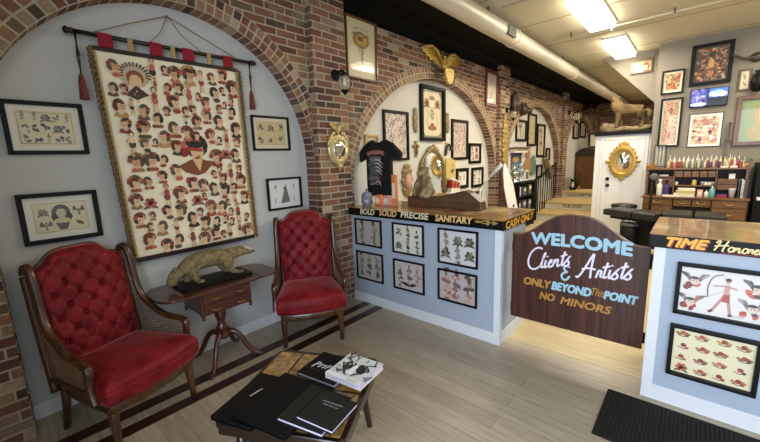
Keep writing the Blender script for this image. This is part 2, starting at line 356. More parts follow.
def girl(k, x, z, s, r, soft=0):
    k.new(); q = r.choice
    hair = q(DK+DK+['5a3420', '6b3a26']); red = q(RD); d = r.choice((-1, 1)); t = r.random(); c2 = q(RD+TN+DK)
    if t < .22:
        for i in range(7):
            a = PI*i/6; k.ell(x+s*.5*math.cos(a), z+s*.12+s*.5*math.sin(a), s*.2, s*.2, q(RD+TN+DK), a, 8)
    elif t < .44: k.ell(x-d*s*.1, z+s*.34, s*.56, s*.30, c2, d*.25); k.ell(x-d*s*.35, z+s*.45, s*.25, s*.2, q(RD+TN))
    elif t < .6: k.ell(x, z+s*.22, s*.5, s*.46, q(RD)); k.stroke([(x-s*.4, z+s*.28), (x, z+s*.42), (x+s*.4, z+s*.2)], s*.12, q(TN+['d9cfae']))
    k.ell(x-d*s*.10, z+s*.12, s*.38, s*.43, hair); k.ell(x-d*s*.33, z-s*.12, s*.18, s*.30, hair, d*.3)
    if r.random() < .5: k.ell(x-d*s*.38, z+s*.16, s*.2, s*.18, red); k.ell(x-d*s*.38, z+s*.16, s*.09, s*.08, '5a1a17')
    b = r.random()
    if b < .5:
        k.poly([(x-s*.52, z-s*.78), (x-s*.36, z-s*.48), (x, z-s*.3), (x+s*.36, z-s*.48), (x+s*.5, z-s*.8), (x+s*.05, z-s*.92)], q(RD+TN+DK[1:])); k.poly([(x-s*.16, z-s*.2), (x+s*.16, z-s*.2), (x+s*.26, z-s*.46), (x, z-s*.68), (x-s*.26, z-s*.46)], q(SK))
    elif b < .75:
        k.poly([(x-s*.13, z-s*.15), (x+s*.13, z-s*.15), (x+s*.3, z-s*.56), (x, z-s*.62), (x-s*.3, z-s*.56)], q(SK))
        for i in (-1, 0, 1): k.ell(x+i*s*.27, z-s*.68, s*.2, s*.17, q(RD+TN+['4e5a3a']), 0, 8)
    else:
        k.ell(x+d*s*.06, z-s*.55, s*.34, s*.34, q(SK)); k.ell(x+d*s*.1, z-s*.7, s*.32, s*.2, q(RD+DK))
    k.ell(x+d*s*.08, z-s*.0, s*.29, s*.37, q(SK), d*.12)
    k.ell(x+d*s*.0, z+s*.30, s*.3, s*.13, hair, -d*.35)
    k.ell(x+d*s*.04, z+s*.03, s*.055, s*.03, '1d1a1a', n=6); k.ell(x+d*s*.22, z+s*.03, s*.05, s*.03, '1d1a1a', n=6)
    k.ell(x+d*s*.14, z-s*.18, s*.07, s*.035, '9a2a22', n=6); k.ell(x-d*s*.02, z-s*.1, s*.06, s*.1, 'c98f70', n=6)
def pinup(k, x, z, s, r):
    k.new(); q = r.choice; red = q(RD+DK)
    k.stroke([(x-s*.1, z-s*.9), (x-s*.06, z-s*.3), (x, z)], s*.13, q(SK)); k.stroke([(x+s*.14, z-s*.9), (x+s*.1, z-s*.3), (x, z)], s*.13, q(SK))
    k.ell(x, z-s*.15, s*.2, s*.24, red); k.ell(x, z+s*.15, s*.17, s*.22, q(SK+RD)); k.ell(x, z+s*.55, s*.17, s*.2, q(DK+TN)); k.ell(x, z+s*.5, s*.11, s*.15, q(SK))
    k.stroke([(x-s*.12, z+s*.28), (x-s*.35, z+s*.1), (x-s*.2, z-s*.1)], s*.07, q(SK))
MON = ['4f4b46', '625d55', '3f3c39', '7a7366', '8b8272']
def figure(k, x, z, s, r, mono=False):
    k.new(); c = (MON if mono else ['8a6a66', 'a58580', '6f5f60', 'b59a90', '594e50', '94605a']); n = 9
    for i in range(n):
        v = -1+2*i/(n-1); wv = s*(.28+.22*math.sin(i*2.3+x*40))*(1-.45*v*v)
        k.ell(x+r.uniform(-.1, .1)*s, z+v*s*1.15, wv, s*.2, r.choice(c), r.uniform(-.4, .4), 8)
    for i in range(4): k.ell(x+r.uniform(-.25, .25)*s, z+r.uniform(-1, 1)*s, s*.1, s*.1, r.choice(SK if not mono else ['a59c8a']), 0, 7)
def rose(k, x, z, s, r, mono=False):
    k.new(); c = MON if mono else RD
    for i in range(6): k.ell(x+s*.35*math.cos(i*PI/3), z+s*.35*math.sin(i*PI/3), s*.3, s*.24, r.choice(c), i*PI/3, 8)
    k.ell(x, z, s*.25, s*.25, '3a1512' if not mono else '777068'); k.ell(x-s*.5, z-s*.5, s*.3, s*.12, '4e5a3a' if not mono else '555', .7, 8) if False else None
    k.ell(x-s*.48, z-s*.45, s*.3, s*.12, '4e5a3a', .7, 8); k.ell(x+s*.48, z-s*.45, s*.3, s*.12, '4e5a3a', -.7, 8)
def bird(k, x, z, s, r, mono=False):
    k.new(); c = MON if mono else RD+DK
    for sg in (-1, 1):
        for j in range(3):
            k.poly([(x+sg*s*.1, z), (x+sg*s*(.5+.12*j), z+s*(.75-.28*j)), (x+sg*s*(.75+.05*j), z+s*(.5-.3*j)), (x+sg*s*.15, z-s*.15)], r.choice(c))
    k.ell(x, z-s*.1, s*.16, s*.42, r.choice(c+TN)); k.ell(x, z+s*.4, s*.13, s*.15, r.choice(SK+DK)); k.poly([(x-s*.2, z-s*.8), (x+s*.2, z-s*.8), (x, z-s*.3)], r.choice(c))
def banner(k, x, z, s, r, mono=False):
    k.new(); c = MON if mono else RD
    k.stroke([(x-s*.7, z+s*.1), (x-s*.3, z-s*.12), (x, z), (x+s*.3, z+s*.12), (x+s*.7, z-s*.1)], s*.3, r.choice(TN+['d9c9a0']))
    k.ell(x, z+s*.1, s*.3, s*.3, r.choice(c)); k.ell(x+s*.35, z-s*.2, s*.2, s*.16, r.choice(c+DK)); k.stroke([(x-s*.6, z-s*.25), (x, z-s*.4), (x+s*.55, z-s*.3)], s*.1, r.choice(DK))
def dagger(k, x, z, s, r, mono=False):
    k.new(); k.poly([(x-s*.08, z+s*.4), (x+s*.08, z+s*.4), (x, z-s*.9)], '7d7a74'); k.stroke([(x-s*.3, z+s*.42), (x+s*.3, z+s*.42)], s*.12, r.choice(TN+DK)); k.stroke([(x, z+s*.45), (x, z+s*.85)], s*.13, r.choice(RD if not mono else DK))
    k.stroke([(x-s*.3, z-s*.5), (x+s*.2, z-s*.25), (x-s*.25, z), (x+s*.25, z+s*.2)], s*.13, r.choice(MON if mono else RD+DK))
def blotch(k, x, z, s, r, mono=False):
    k.new()
    for i in range(5): k.ell(x+r.uniform(-.4, .4)*s, z+r.uniform(-.5, .5)*s, s*r.uniform(.12, .35), s*r.uniform(.1, .3), r.choice(MON if mono else RD+DK+SK+TN), r.random()*3, 8)
def scribble(k, x0, x1, z, h, col, r, slope=0):
    """a line of small unreadable lettering"""
    k.new(); x = x0
    while x < x1:
        wd = h*r.uniform(.35, .6); zz = z+slope*(x-x0)
        k.stroke([(x, zz), (x+wd*.5, zz+h*r.uniform(.6, 1)), (x+wd, zz+h*r.uniform(0, .4))], h*.2, col); x += h*.7 if r.random() > .15 else h*1.2
def sheet(k, w, h, nx, nz, kinds, r, s=None, mono=False, jit=.08):
    s = s or min(w/nx, h/nz)*.52
    for j in range(nz):
        for i in range(nx):
            x = -w/2+(i+.5)*w/nx+r.uniform(-jit, jit)*w/nx; z = h/2-(j+.5)*h/nz+r.uniform(-jit, jit)*h/nz
            f = r.choice(kinds)
            if mono and f is bird: f = blotch
            (f(k, x, z, s, r) if f in (girl, pinup) else f(k, x, z, s, r, mono))

# ------------------------------------------------------------------ lettering
def text_polys(txt, shear=0, bold=0.0, res=3):
    cu = bpy.data.curves.new('lettering', 'FONT'); cu.body = txt; cu.shear = shear; cu.offset = bold; cu.resolution_u = res
    o = bpy.data.objects.new('lettering', cu); C.objects.link(o)
    bpy.context.view_layer.update()
    me = bpy.data.meshes.new_from_object(o.evaluated_get(bpy.context.evaluated_depsgraph_get()))
    V = [v.co.copy() for v in me.vertices]; Fc = [tuple(p.vertices) for p in me.polygons]
    bpy.data.objects.remove(o); bpy.data.curves.remove(cu); bpy.data.meshes.remove(me)
    x0 = min(v.x for v in V); x1 = max(v.x for v in V); y0 = min(v.y for v in V); y1 = max(v.y for v in V)
    return [((v.x-x0)/(x1-x0), (v.y-y0)/(y1-y0)) for v in V], Fc
def add_text(txt, parent, fn, m, name='lettering', shear=0, bold=0.0, fat=.004):
    """fn maps (u,v) in the unit box to a local point of the parent"""
    V0, F0 = text_polys(txt, shear, 0)
    p0, p1 = Vector(fn(0, 0)), Vector(fn(1, 0)); q1 = Vector(fn(0, 1)); fu, fv = fat/(p1-p0).length, fat/(q1-p0).length
    nrm = (p1-p0).cross(q1-p0).normalized(); pts = []; Fc = []
    for i, (du, dv) in enumerate(((0, 0), (fu, 0), (-fu, 0), (0, fv), (0, -fv), (fu*.7, fv*.7), (-fu*.7, -fv*.7), (fu*.7, -fv*.7), (-fu*.7, fv*.7))):
        if i and not fat: break
        Fc += [tuple(k+len(pts) for k in f) for f in F0]; pts += [tuple(Vector(fn(u+du, v+dv))+nrm*.00012*i) for u, v in V0]
    me = bpy.data.meshes.new(name); me.from_pydata(pts, [], Fc); me.materials.append(m if not isinstance(m, str) else M_[m])
    o = bpy.data.objects.new(name, me); C.objects.link(o); o.parent = parent
    return o
def arc(cx, cy, rx, ry, a0, a1, n=10): return [(cx+rx*math.cos(math.radians(a0+(a1-a0)*k/n)), cy+ry*math.sin(math.radians(a0+(a1-a0)*k/n))) for k in range(n+1)]
def smooth_path(p, n=2):
    for _ in range(n):
        q = [p[0]]
        for a, b in zip(p, p[1:]): q += [tuple(x*.75+y*.25 for x, y in zip(a, b)), tuple(x*.25+y*.75 for x, y in zip(a, b))]
        p = q+[p[-1]]
    return p
SCR = {  # brush script, strokes in a unit height box: (advance, strokes)
 'C': (.78, [arc(.5, .5, .42, .5, 55, 310, 16)]),
 'l': (.26, [[(.02, .2), (.14, .6), (.26, .95), (.2, 1), (.1, .6), (.08, .15), (.16, .02), (.28, .12)]]),
 'i': (.28, [[(.10, .5), (.07, .12), (.14, .0), (.28, .12)], [(.14, .70), (.17, .76)]]),
 'e': (.36, [[(.02, .22), (.2, .3), (.26, .46), (.16, .5), (.05, .3), (.1, .04), (.24, .02), (.38, .14)]]),
 'n': (.52, [[(.0, .02), (.1, .5)], [(.05, .2), (.22, .48), (.34, .44), (.31, .1), (.38, .0), (.52, .12)]]),
 't': (.3, [[(.18, .9), (.08, .15), (.14, .02), (.3, .12)], [(-.06, .62), (.36, .7)]]),
 's': (.40, [[(-.06, .12), (.10, .34), (.26, .56), (.30, .52)], [(.20, .46), (.12, .36), (.22, .26), (.30, .16), (.26, .03), (.12, -.03), (.0, .04)]]),
 'A': (.86, [[(.0, .1), (.1, 0), (.28, .3), (.56, .98), (.6, 1)], [(.6, 1), (.6, .4), (.64, .0)], [(.2, .38), (.45, .44), (.8, .36)]]),
 'r': (.34, [[(.02, .04), (.1, .48), (.14, .42), (.28, .46), (.24, .12), (.36, .08)]]),
 'H': (.9, [[(.05, .7), (.12, .95), (.28, .95), (.22, .5), (.1, 0)], [(.72, 1), (.62, .5), (.58, 0), (.7, .02)], [(.0, .4), (.4, .52), (.85, .56)]]),
 'o': (.4, [arc(.2, .25, .17, .25, 80, 440, 12), [(.22, .48), (.42, .42)]]),
 'd': (.44, [arc(.18, .24, .16, .24, 60, 400, 12), [(.44, 1), (.34, .2), (.38, .02), (.5, .1)]]),
 '&': (.7, [[(.62, .9), (.4, 1), (.2, .88), (.26, .66), (.5, .56), (.2, .5), (.06, .28), (.18, .04), (.42, .02), (.6, .2), (.66, .34)]]),
}
def script(k, txt, x, z, h, col, wd, slope=0, slant=.22, wx=1.0, x_end=None, low=.72):
    """capital at full height, the small letters lower"""
    sz = lambda c: h if (c.isupper() or c == '&') else h*low
    adv = sum(SCR[c][0]*sz(c) for c in txt)
    if x_end: wx = (x_end-x)/adv
    for c in txt:
        a, st = SCR[c]; hh = sz(c)
        for s_ in st:
            s_ = smooth_path(s_, 2) if len(s_) > 2 else s_
            k.stroke([(x+(u+slant*v)*hh*wx, z+v*hh) for u, v in s_], wd, col); k.l += -1+.3
        x += a*hh*wx

# ------------------------------------------------------------------ framed pictures on the walls
def framed(name, label, pts, axis, val, draw, fw=.022, dep=.022, fm='black', matw=.03, paper='d8d2c2', matc=None, cat='picture', group=None, m='ink', tilt=0):
    """pts: TL, TR, BR, BL on the wall plane"""
    q = [P(x, y, axis, val) for x, y in pts]; h = 1 if axis == 0 else 0
    x0 = (q[0][h]+q[3][h])/2; x1 = (q[1][h]+q[2][h])/2; z1 = (q[0].z+q[1].z)/2; z0 = (q[2].z+q[3].z)/2
    c = [0, 0, 0]; c[axis] = val; c[h] = (x0+x1)/2; c[2] = (z0+z1)/2
    wd, ht = x1-x0, z1-z0
    t = thing(name, label, cat, c, PI/2 if axis == 0 else 0, group)
    if tilt: t.rotation_euler = (0, tilt, PI/2 if axis == 0 else 0)
    MB().frame(wd, ht, fw, dep).build('frame', fm, t, bevel=.003)
    k = Ink(); w2, h2 = wd/2-fw*.6, ht/2-fw*.6
    k.l = 0; k.rect(-w2, w2, -h2, h2, matc or paper)
    pw, ph = wd-2*fw-2*matw, ht-2*fw-2*matw
    if matc: k.rect(-pw/2, pw/2, -ph/2, ph/2, paper)
    draw(k, pw, ph, random.Random(hash_(label)))
    k.build('print', t, -.005, m)
    return t
def hash_(s):
    h = 7
    for ch in s: h = (h*131+ord(ch)) % 1000003
    return h
def D(nx, nz, kinds, s=None, mono=False): return lambda k, w, h, r: sheet(k, w, h, nx, nz, kinds, r, s, mono)

# ================================================================== THE ROOM
XA, XF, XP = -3.14, -3.0, -2.93        # alcove back, arch face, pilaster face
CEIL = 3.4; BT = 3.18
struct(MB().box(-3.4, 3.0, -2.1, 16.2, -.1, 0).build('floor', 'floor'))
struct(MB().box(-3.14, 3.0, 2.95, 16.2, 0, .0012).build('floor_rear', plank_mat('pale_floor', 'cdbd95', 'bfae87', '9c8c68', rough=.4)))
struct(MB().box(-2.45, 3.0, -2.1, 16.2, CEIL, CEIL+.1).build('ceiling', 'ceil'))
struct(MB().box(-3.4, -2.45, -2.1, 16.2, CEIL, CEIL+.1).build('ceiling_strip', 'blackceil'))
for i, y in enumerate((3.0, 4.22, 5.44, 6.66, 7.88, 9.1, 10.3, 11.5, 12.7)):
    struct(MB().box(-2.45, 3.0, y-.006, y+.006, CEIL-.006, CEIL).build('trim_%d' % (20+i), mat('seam', '9c9272', .8) if i == 0 else bpy.data.materials['seam']))
# two dark strips let into the floor along the alcove
struct(MB().box(-2.77, -2.665, -2.0, 2.775, 0, .0015).build('trim_1', 'darkstrip'))
struct(MB().box(-2.575, -2.475, -2.0, 2.775, 0, .0015).build('trim_2', 'darkstrip'))

def quad_uv(mb, a, b, c, d, uv): mb.face([a, b, c, d], uv)
def arch_bay(n, y0, y1, cy, a, b, z0, top, back, ringw=.155, hasring=True):
    """brick face with an arched opening, its soffit and the plastered alcove behind it"""
    N = 56
    ang = [PI*i/N for i in range(N+1)]
    inn = [(cy-a*math.cos(t), z0+b*math.sin(t)) for t in ang]
    out = [(cy-(a+ringw)*math.cos(t), z0+(b+ringw)*math.sin(t)) for t in ang]
    cl = lambda y: min(max(y, y0), y1)
    face = MB()
    for (p, q) in zip(out, out[1:]):
        pa, qa = cl(p[0]), cl(q[0])
        if qa-pa < 1e-6: continue
        face.face([(XF, pa, p[1]), (XF, qa, q[1]), (XF, qa, top), (XF, pa, top)], [(pa, p[1]), (qa, q[1]), (qa, top), (pa, top)])
    for (ya, yb) in ((y0, cl(inn[0][0])), (cl(inn[-1][0]), y1)):
        if yb-ya > .004: face.face([(XF, ya, 0), (XF, yb, 0), (XF, yb, z0), (XF, ya, z0)], [(ya, 0), (yb, 0), (yb, z0), (ya, z0)])
    f = struct(face.build('wall_left_arch_%d' % n, 'brick'))
    ring = MB(); sof = MB(); L = 0
    for i, ((p, q), (po, qo)) in enumerate(zip(zip(inn, inn[1:]), zip(out, out[1:]))):
        d = math.dist(p, q)
        ring.face([(XF+.006, cl(p[0]), p[1]), (XF+.006, cl(q[0]), q[1]), (XF+.006, cl(qo[0]), qo[1]), (XF+.006, cl(po[0]), po[1])], [(0, L), (0, L+d), (.158, L+d), (.158, L)])
        sof.face([(XF+.006, p[0], p[1]), (XA, p[0], p[1]), (XA, q[0], q[1]), (XF+.006, q[0], q[1])], [(0, L), (.148, L), (.148, L+d), (0, L+d)])
        L += d
    for y in (inn[0][0], inn[-1][0]):
        sof.face([(XF+.006, y, 0), (XA, y, 0), (XA, y, z0), (XF+.006, y, z0)], [(0, 0), (.148, 0), (.148, z0), (0, z0)])
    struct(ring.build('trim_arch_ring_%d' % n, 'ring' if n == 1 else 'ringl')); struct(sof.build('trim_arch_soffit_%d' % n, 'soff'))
    struct(MB().box(XA-.1, XA, y0-.05, y1+.05, 0, top).build('wall_left_alcove_%d' % n, back))
    struct(MB().box(XA, XA+.016, inn[0][0], inn[-1][0], 0, .11).build('baseboard_left_%d' % n, 'trimw', bevel=.004))
arch_bay(1, 0.0, 2.36, 1.18, 1.17, 1.17, 1.65, BT, 'alcove')
arch_bay(2, 2.81, 6.84, 4.86, 1.96, 1.52, 1.25, BT, 'alcove2')
arch_bay(3, 7.29, 11.22, 9.25, 1.90, 1.50, 1.25, BT, 'alcove2')
arch_bay(4, 11.64, 15.6, 13.62, 1.90, 1.50, 1.25, BT, 'alcove2')
def pilaster(n, y0, y1, top):
    m = MB()
    m.face([(XP, y0, 0), (XP, y1, 0), (XP, y1, top), (XP, y0, top)], [(y0+.05, 0), (y1+.05, 0), (y1+.05, top), (y0+.05, top)])
    for y, s in ((y0, 1), (y1, -1)):
        m.face([(XF-.02, y, 0), (XP, y, 0), (XP, y, top), (XF-.02, y, top)], [(0, 0), (.09, 0), (.09, top), (0, top)])
    m.face([(XF-.02, y0, top), (XP, y0, top), (XP, y1, top), (XF-.02, y1, top)], [(0, 0), (.09, 0), (.09, .4), (0, .4)])
    struct(m.build('trim_pilaster_%d' % n, 'brick'))
pilaster(1, -.46, 0.0, 3.3); pilaster(2, 2.36, 2.81, 3.3); pilaster(3, 6.84, 7.29, 3.3); pilaster(4, 11.22, 11.64, 3.3); pilaster(5, 15.6, 16.0, 3.3)
struct(MB().box(XF-.02, XF-.004, -2.0, 16, BT-.001, CEIL).build('trim_3', 'blackceil'))
m = MB(); m.face([(XF, -2.0, 0), (XF, -.46, 0), (XF, -.46, BT), (XF, -2.0, BT)], [(-2, 0), (-.46, 0), (-.46, BT), (-2, BT)]); struct(m.build('wall_left', 'brick'))
# far end, shop side walls, street front with its windows
m = MB(); m.face([(-3.2, 16, 0), (3, 16, 0), (3, 16, CEIL), (-3.2, 16, CEIL)], [(0, 0), (6.2, 0), (6.2, CEIL), (0, CEIL)]); struct(m.build('wall_far', 'brick'))
def wall_with_hole(name, horiz, fixed, a0, a1, h0, h1, z0, z1, m_):
    b = MB()
    for (p, q, r, s) in ((a0, h0, 0, CEIL), (h1, a1, 0, CEIL), (h0, h1, 0, z0), (h0, h1, z1, CEIL)):
        if horiz == 'x': b.box(p, q, fixed-.1, fixed, r, s)
        else: b.box(fixed, fixed+.1, p, q, r, s)
    return struct(b.build(name, m_))
wall_with_hole('wall_front', 'x', -2.0, -3.2, 3.1, -1.9, 2.8, .55, 2.95, 'greywall')
wall_with_hole('wall_right', 'y', 3.0, -2.0, 16.1, -.9, 1.7, .7, 2.9, 'greywall')
struct(MB().box(-3.1, -.95, -.75, -.62, 0, CEIL).build('wall_shade_blocker', 'greywall'))  # unseen stub wall, added to shade the near pier and alcove corner
for i, x in enumerate((-1.9, -.35, 1.2, 2.74)):
    struct(MB().box(x, x+.06, -2.07, -2.02, .55, 2.95).build('window_%d' % (1+i), 'white'))
# back wall with the screen, its sloping return over the stair, and the closet block with the white door
YB = 8.05; YD = 8.2
struct(MB().box(-.66, 3.0, YB, YB+.12, 0, CEIL).build('wall_back', 'greywall'))
m = MB(); m.prism([(-1.56, CEIL), (-.66, CEIL), (-.66, 2.44)], YB+.38, YB+.48, 1); struct(m.build('wall_back_return', 'greywall'))
bx0 = P(591.5, 211.6, 1, YD).x; bx0 = (bx0 + P(595.6, 137.4, 1, YD).x)/2; bx1 = P(648.5, 132.8, 1, YD).x
bz = P(620, 135, 1, YD).z
struct(MB().box(bx0, -.655, YD, 9.05, 0, bz).build('wall_closet', 'white'))
struct(MB().box(bx0-.02, -.655, YD-.06, 9.05, bz, bz+.07).build('trim_4', 'black'))
dx0, dx1 = P(604, 150, 1, YD).x, P(645, 150, 1, YD).x
for i, (a, b, c, d) in enumerate(((dx0-.05, dx0, 0, bz-.03), (dx1, dx1+.05, 0, bz-.03), (dx0+.0005, dx1-.0005, bz-.09, bz-.03))):
    struct(MB().box(a, b, YD-.025, YD, c, d).build('trim_%d' % (5+i), 'white', bevel=.004))
door = struct(MB().box(dx0+.004, dx1-.004, YD-.018, YD-.002, .01, bz-.094).build('door_1', 'white', bevel=.003))
for px, nm in ((178.8, 'deadbolt'), (185.3, 'door_handle')):
    p = P(604.6, px, 1, YD-.02)
    MB().lathe([(.024, -.045), (.03, -.03), (.026, -.012), (.034, -.008), (.034, 0)], 14, (p.x+.045, p.y, p.z), 'y').build(nm, 'blackm', door, True)
# the stair up to the rear of the shop
for i, (y, z) in enumerate(((9.15, .17), (10.07, .34), (11.4, .51))):
    y1 = (10.07, 11.4, 16.0)[i]
    x1 = (-1.4, -1.4, 2.9)[i]
    struct(MB().box(XA+.02, x1, y, y1, 0, z-.03).build('stair_riser_%d' % (i+1), 'riser'))
    struct(MB().box(XA+.02, x1, y-.025, y1, z-.03, z).build('stair_tread_%d' % (i+1), 'stair', bevel=.006))
blk = M_['blackm']
for txt, y, z, a, b in (('TOUGH MARTYRS', 11.4, .51, (566, 195), (592, 196)), ('YOUR STORY', 10.07, .34, (562, 206), (582, 207))):
    xa, xb = P(*a, 1, y-.001).x, P(*b, 1, y-.001).x
    zz = P(*a, 1, y-.001).z
    o = add_text(txt, None, lambda u, v: (xa+(xb-xa)*u, y-.002, zz-.035+.085*v), blk, 'riser_lettering', .25, .01, .0015)
    struct(o); o.name = 'stair_lettering'

# ------------------------------------------------------------------ ceiling things
cy_ = [(-2.07, y, 3.215) for y in [-1.9+.03*i for i in range(590)]]
dm = MB(); dm.tube([(-2.07, y, 3.215) for _, y, _ in cy_], [.109+.006*(1 if i % 2 else 0) for i in range(len(cy_))], 20)
duct = thing('air_duct', 'long round spiral steel air duct hanging under the ceiling beside the black strip', 'air duct', (0, 0, 0))
dm.build('duct_tube', 'duct', duct, True)
for y in (2.4, 5.2, 8.3, 11.2): MB().lathe([(.118, -.03), (.124, -.028), (.124, .028), (.118, .03)], 24, (-2.07, y, 3.215), 'y').build('collar', 'duct', duct, True)
for y in (1.2, 4.4, 7.6, 10.8, 14): MB().box(-2.085, -2.055, y, y+.02, 3.3, CEIL).build('hanger_strap', 'greyp', duct)
g = MB().box(-2.0, -1.945, 4.75, 5.0, 3.15, 3.26).build('vent_grille', 'greyp', duct)
g2 = MB()
for i in range(5): g2.box(-1.947, -1.938, 4.77, 4.98, 3.17+.02*i, 3.178+.02*i)
g2.build('louvre', 'chrome', g)
pz = CEIL-.05
pipe = thing('sprinkler_pipe', 'thin beige sprinkler pipe crossing the ceiling between the two light panels', 'pipe', (0, 6.22, pz))
MB().tube([(-1.85, 0, 0), (2.9, 0, 0)], .014, 8).build('pipe_run', 'duct', pipe, True)
MB().lathe([(.006, -.07), (.03, -.06), (.012, -.04), (.02, -.01), (.02, .02)], 12, (-1.07, 0, 0)).build('sprinkler_head', 'chrome', pipe, True)
for x in (-1.6, -.4, .8, 2.0): MB().box(x, x+.02, -.016, .016, -.014, .05).build('pipe_clip', 'greyp', pipe)
pipe2 = thing('conduit_pipe', 'thin grey conduit crossing the ceiling above the gold eagle end of the duct', 'pipe', (0, 4.43, pz))
MB().tube([(-1.9, 0, 0), (2.9, 0, 0)], .015, 8).build('pipe_run', 'duct', pipe2, True)
for x in (-1.2, .2): MB().box(x, x+.02, -.013, .013, -.012, .05).build('pipe_clip', 'greyp', pipe2)
ll = ['lit fluorescent ceiling panel cut by the top edge, nearer of two in view', 'lit fluorescent ceiling panel before the grey wall return, farther of two',
      'fluorescent ceiling panel over the right reception counter', 'fluorescent ceiling panel before the screen wall', 'hidden ceiling panel added behind the screen wall to light the stair', 'hidden ceiling panel added at the rear to light the landing']
for (lx, ly), lb in zip(LAMPS, ll):
    t = thing('ceiling_light', lb, 'ceiling light', (lx, ly, CEIL), 0, 'fluorescent ceiling lights')
    MB().box(-.17, .17, -.66, .66, -.03, 0).build('housing', 'white', t, bevel=.004)
    MB().box(-.15, .15, -.64, .64, -.085, -.0305).build('diffuser', 'lightpanel', t)

# ================================================================== COUNTERS AND GATE
def counter(name, label, x0, x1, yf, yb, top0, top1, tx0, tx1, tyf, tyb):
    t = thing(name, label, 'counter', (0, 0, 0))
    MB().box(x0, x1, yf, yb, 0, top0).build('counter_body', 'counter', t)
    MB().box(tx0, tx1, tyf, tyb, top0, top1-.006).build('edge_band', 'black', t, bevel=.004)
    MB().box(tx0, tx1, tyf, tyb, top1-.006, top1).build('counter_top', 'collage', t)
    b = MB().box(x0, x1, yf-.012, yf, 0, .105); b.build('base_trim', 'trimw', t, bevel=.003)
    return t
CL = counter('reception_counter', 'pale blue reception counter with black lettered edge beside the brick pilaster', XP+.002, -1.16, 2.775, 3.33, 1.02, 1.105, XP+.002, -1.122, 2.735, 3.47)
MB().box(-1.16, -1.148, 2.763, 3.33, 0, .105).build('base_trim', 'trimw', CL, bevel=.003)
MB().box(-1.205, -1.148, 2.763, 2.775, .105, 1.02).build('corner_trim', 'trimw', CL); MB().box(-1.16, -1.148, 2.775, 2.815, .105, 1.02).build('corner_trim', 'trimw', CL)
MB().box(-1.16, -1.152, 2.815, 3.33, .105, 1.02).build('end_panel', 'white', CL, label) if False else None
CR = counter('reception_counter', 'pale blue reception counter with black edge lettered TIME Honored by the door mat', -.145, 2.2, 2.745, 3.36, 1.03, 1.115, -.185, 2.25, 2.705, 3.42)
MB().box(-.157, -.145, 2.733, 3.36, 0, 1.03).build('corner_trim', 'trimw', CR); MB().box(-.145, -.10, 2.733, 2.745, .105, 1.03).build('corner_trim', 'trimw', CR)
GOLDL = mat('gold_lettering', 'd7b27a', .5); CREAM = mat('cream_lettering', 'd9cfae', .5); ORL = mat('orange_lettering', 'b5803a', .5); BLUEL = mat('light_blue_lettering', '9cc7d8', .5); YEL = mat('yellow_lettering', 'e0a63a', .5); REDL = mat('red_lettering', '8a241c', .5)
def band_text(par, txt, pa, pb, ht, m_, y, shear=.12, bold=.008, dz=0):
    a, b = P(*pa, 1, y), P(*pb, 1, y)
    add_text(txt, par, lambda u, v: (a.x+(b.x-a.x)*u, y-.0022, a.z+(b.z-a.z)*u+ht*v+dz), m_, 'lettering', shear, bold, .0028)
    return a, b
for txt, pa, pb, m_ in (('BOLD', (360.5, 213.8), (374.6, 215), CREAM), ('SOLID', (379.5, 215.2), (396.5, 217), GOLDL), ('PRECISE', (401, 217.2), (428.5, 219.9), CREAM), ('SANITARY', (435.5, 220.8), (472.3, 224.3), GOLDL)):
    band_text(CL, txt, pa, pb, .058, m_, 2.735)
k = Ink(); a = P(475, 221.6, 1, 2.735); b = P(498.5, 223.4, 1, 2.735); k.l = 1
cx = (a.x+b.x)/2; hz = (a.z+b.z)/2-1.06; ww = (b.x-a.x)/2
gc = '8f7a3c'
k.stroke([(cx-ww, hz), (cx+ww*.6, hz)], .008, gc); k.ell(cx-ww*.2, hz, .035, .016, gc); k.ell(cx+ww*.1, hz, .02, .026, gc); k.poly([(cx+ww*.5, hz+.022), (cx+ww, hz), (cx+ww*.5, hz-.022)], gc); k.ell(cx-ww*.75, hz, .03, .011, gc); k.ell(cx-ww*.2, hz, .018, .007, '14110c')
o = k.build('arrow_ornament', CL, 0); o.location = (0, 2.735, 1.06)
add_text('CASH ONLY', CL, lambda u, v: (-1.1195, 2.775+.64*u, 1.03+.06*v), YEL, 'lettering', .2, .01)
a, b = P(667, 241.5, 1, 2.705), P(708, 248, 1, 2.705)
V_ = lambda u, v: (a.x+(b.x-a.x)*u, 2.7028, 1.047+.052*v)
add_text('TIME', CR, lambda u, v: (V_(u, v)[0]+.006, 2.7034, V_(u, v)[2]-.006), REDL, 'lettering_shadow', .3, .012)
add_text('TIME', CR, V_, YEL, 'lettering', .3, .01)
k = Ink(); k.l = 2
a = P(713, 246, 1, 2.705); e = P(766, 252, 1, 2.705)
script(k, 'Honored', a.x, 0, .062, 'd9c78e', .008, x_end=e.x, low=.9)
k.stroke([(a.x+.03, -.012), (e.x, -.006)], .004, '8a241c')
o = k.build('lettering', CR, 0); o.location = (0, 2.705, 1.047)

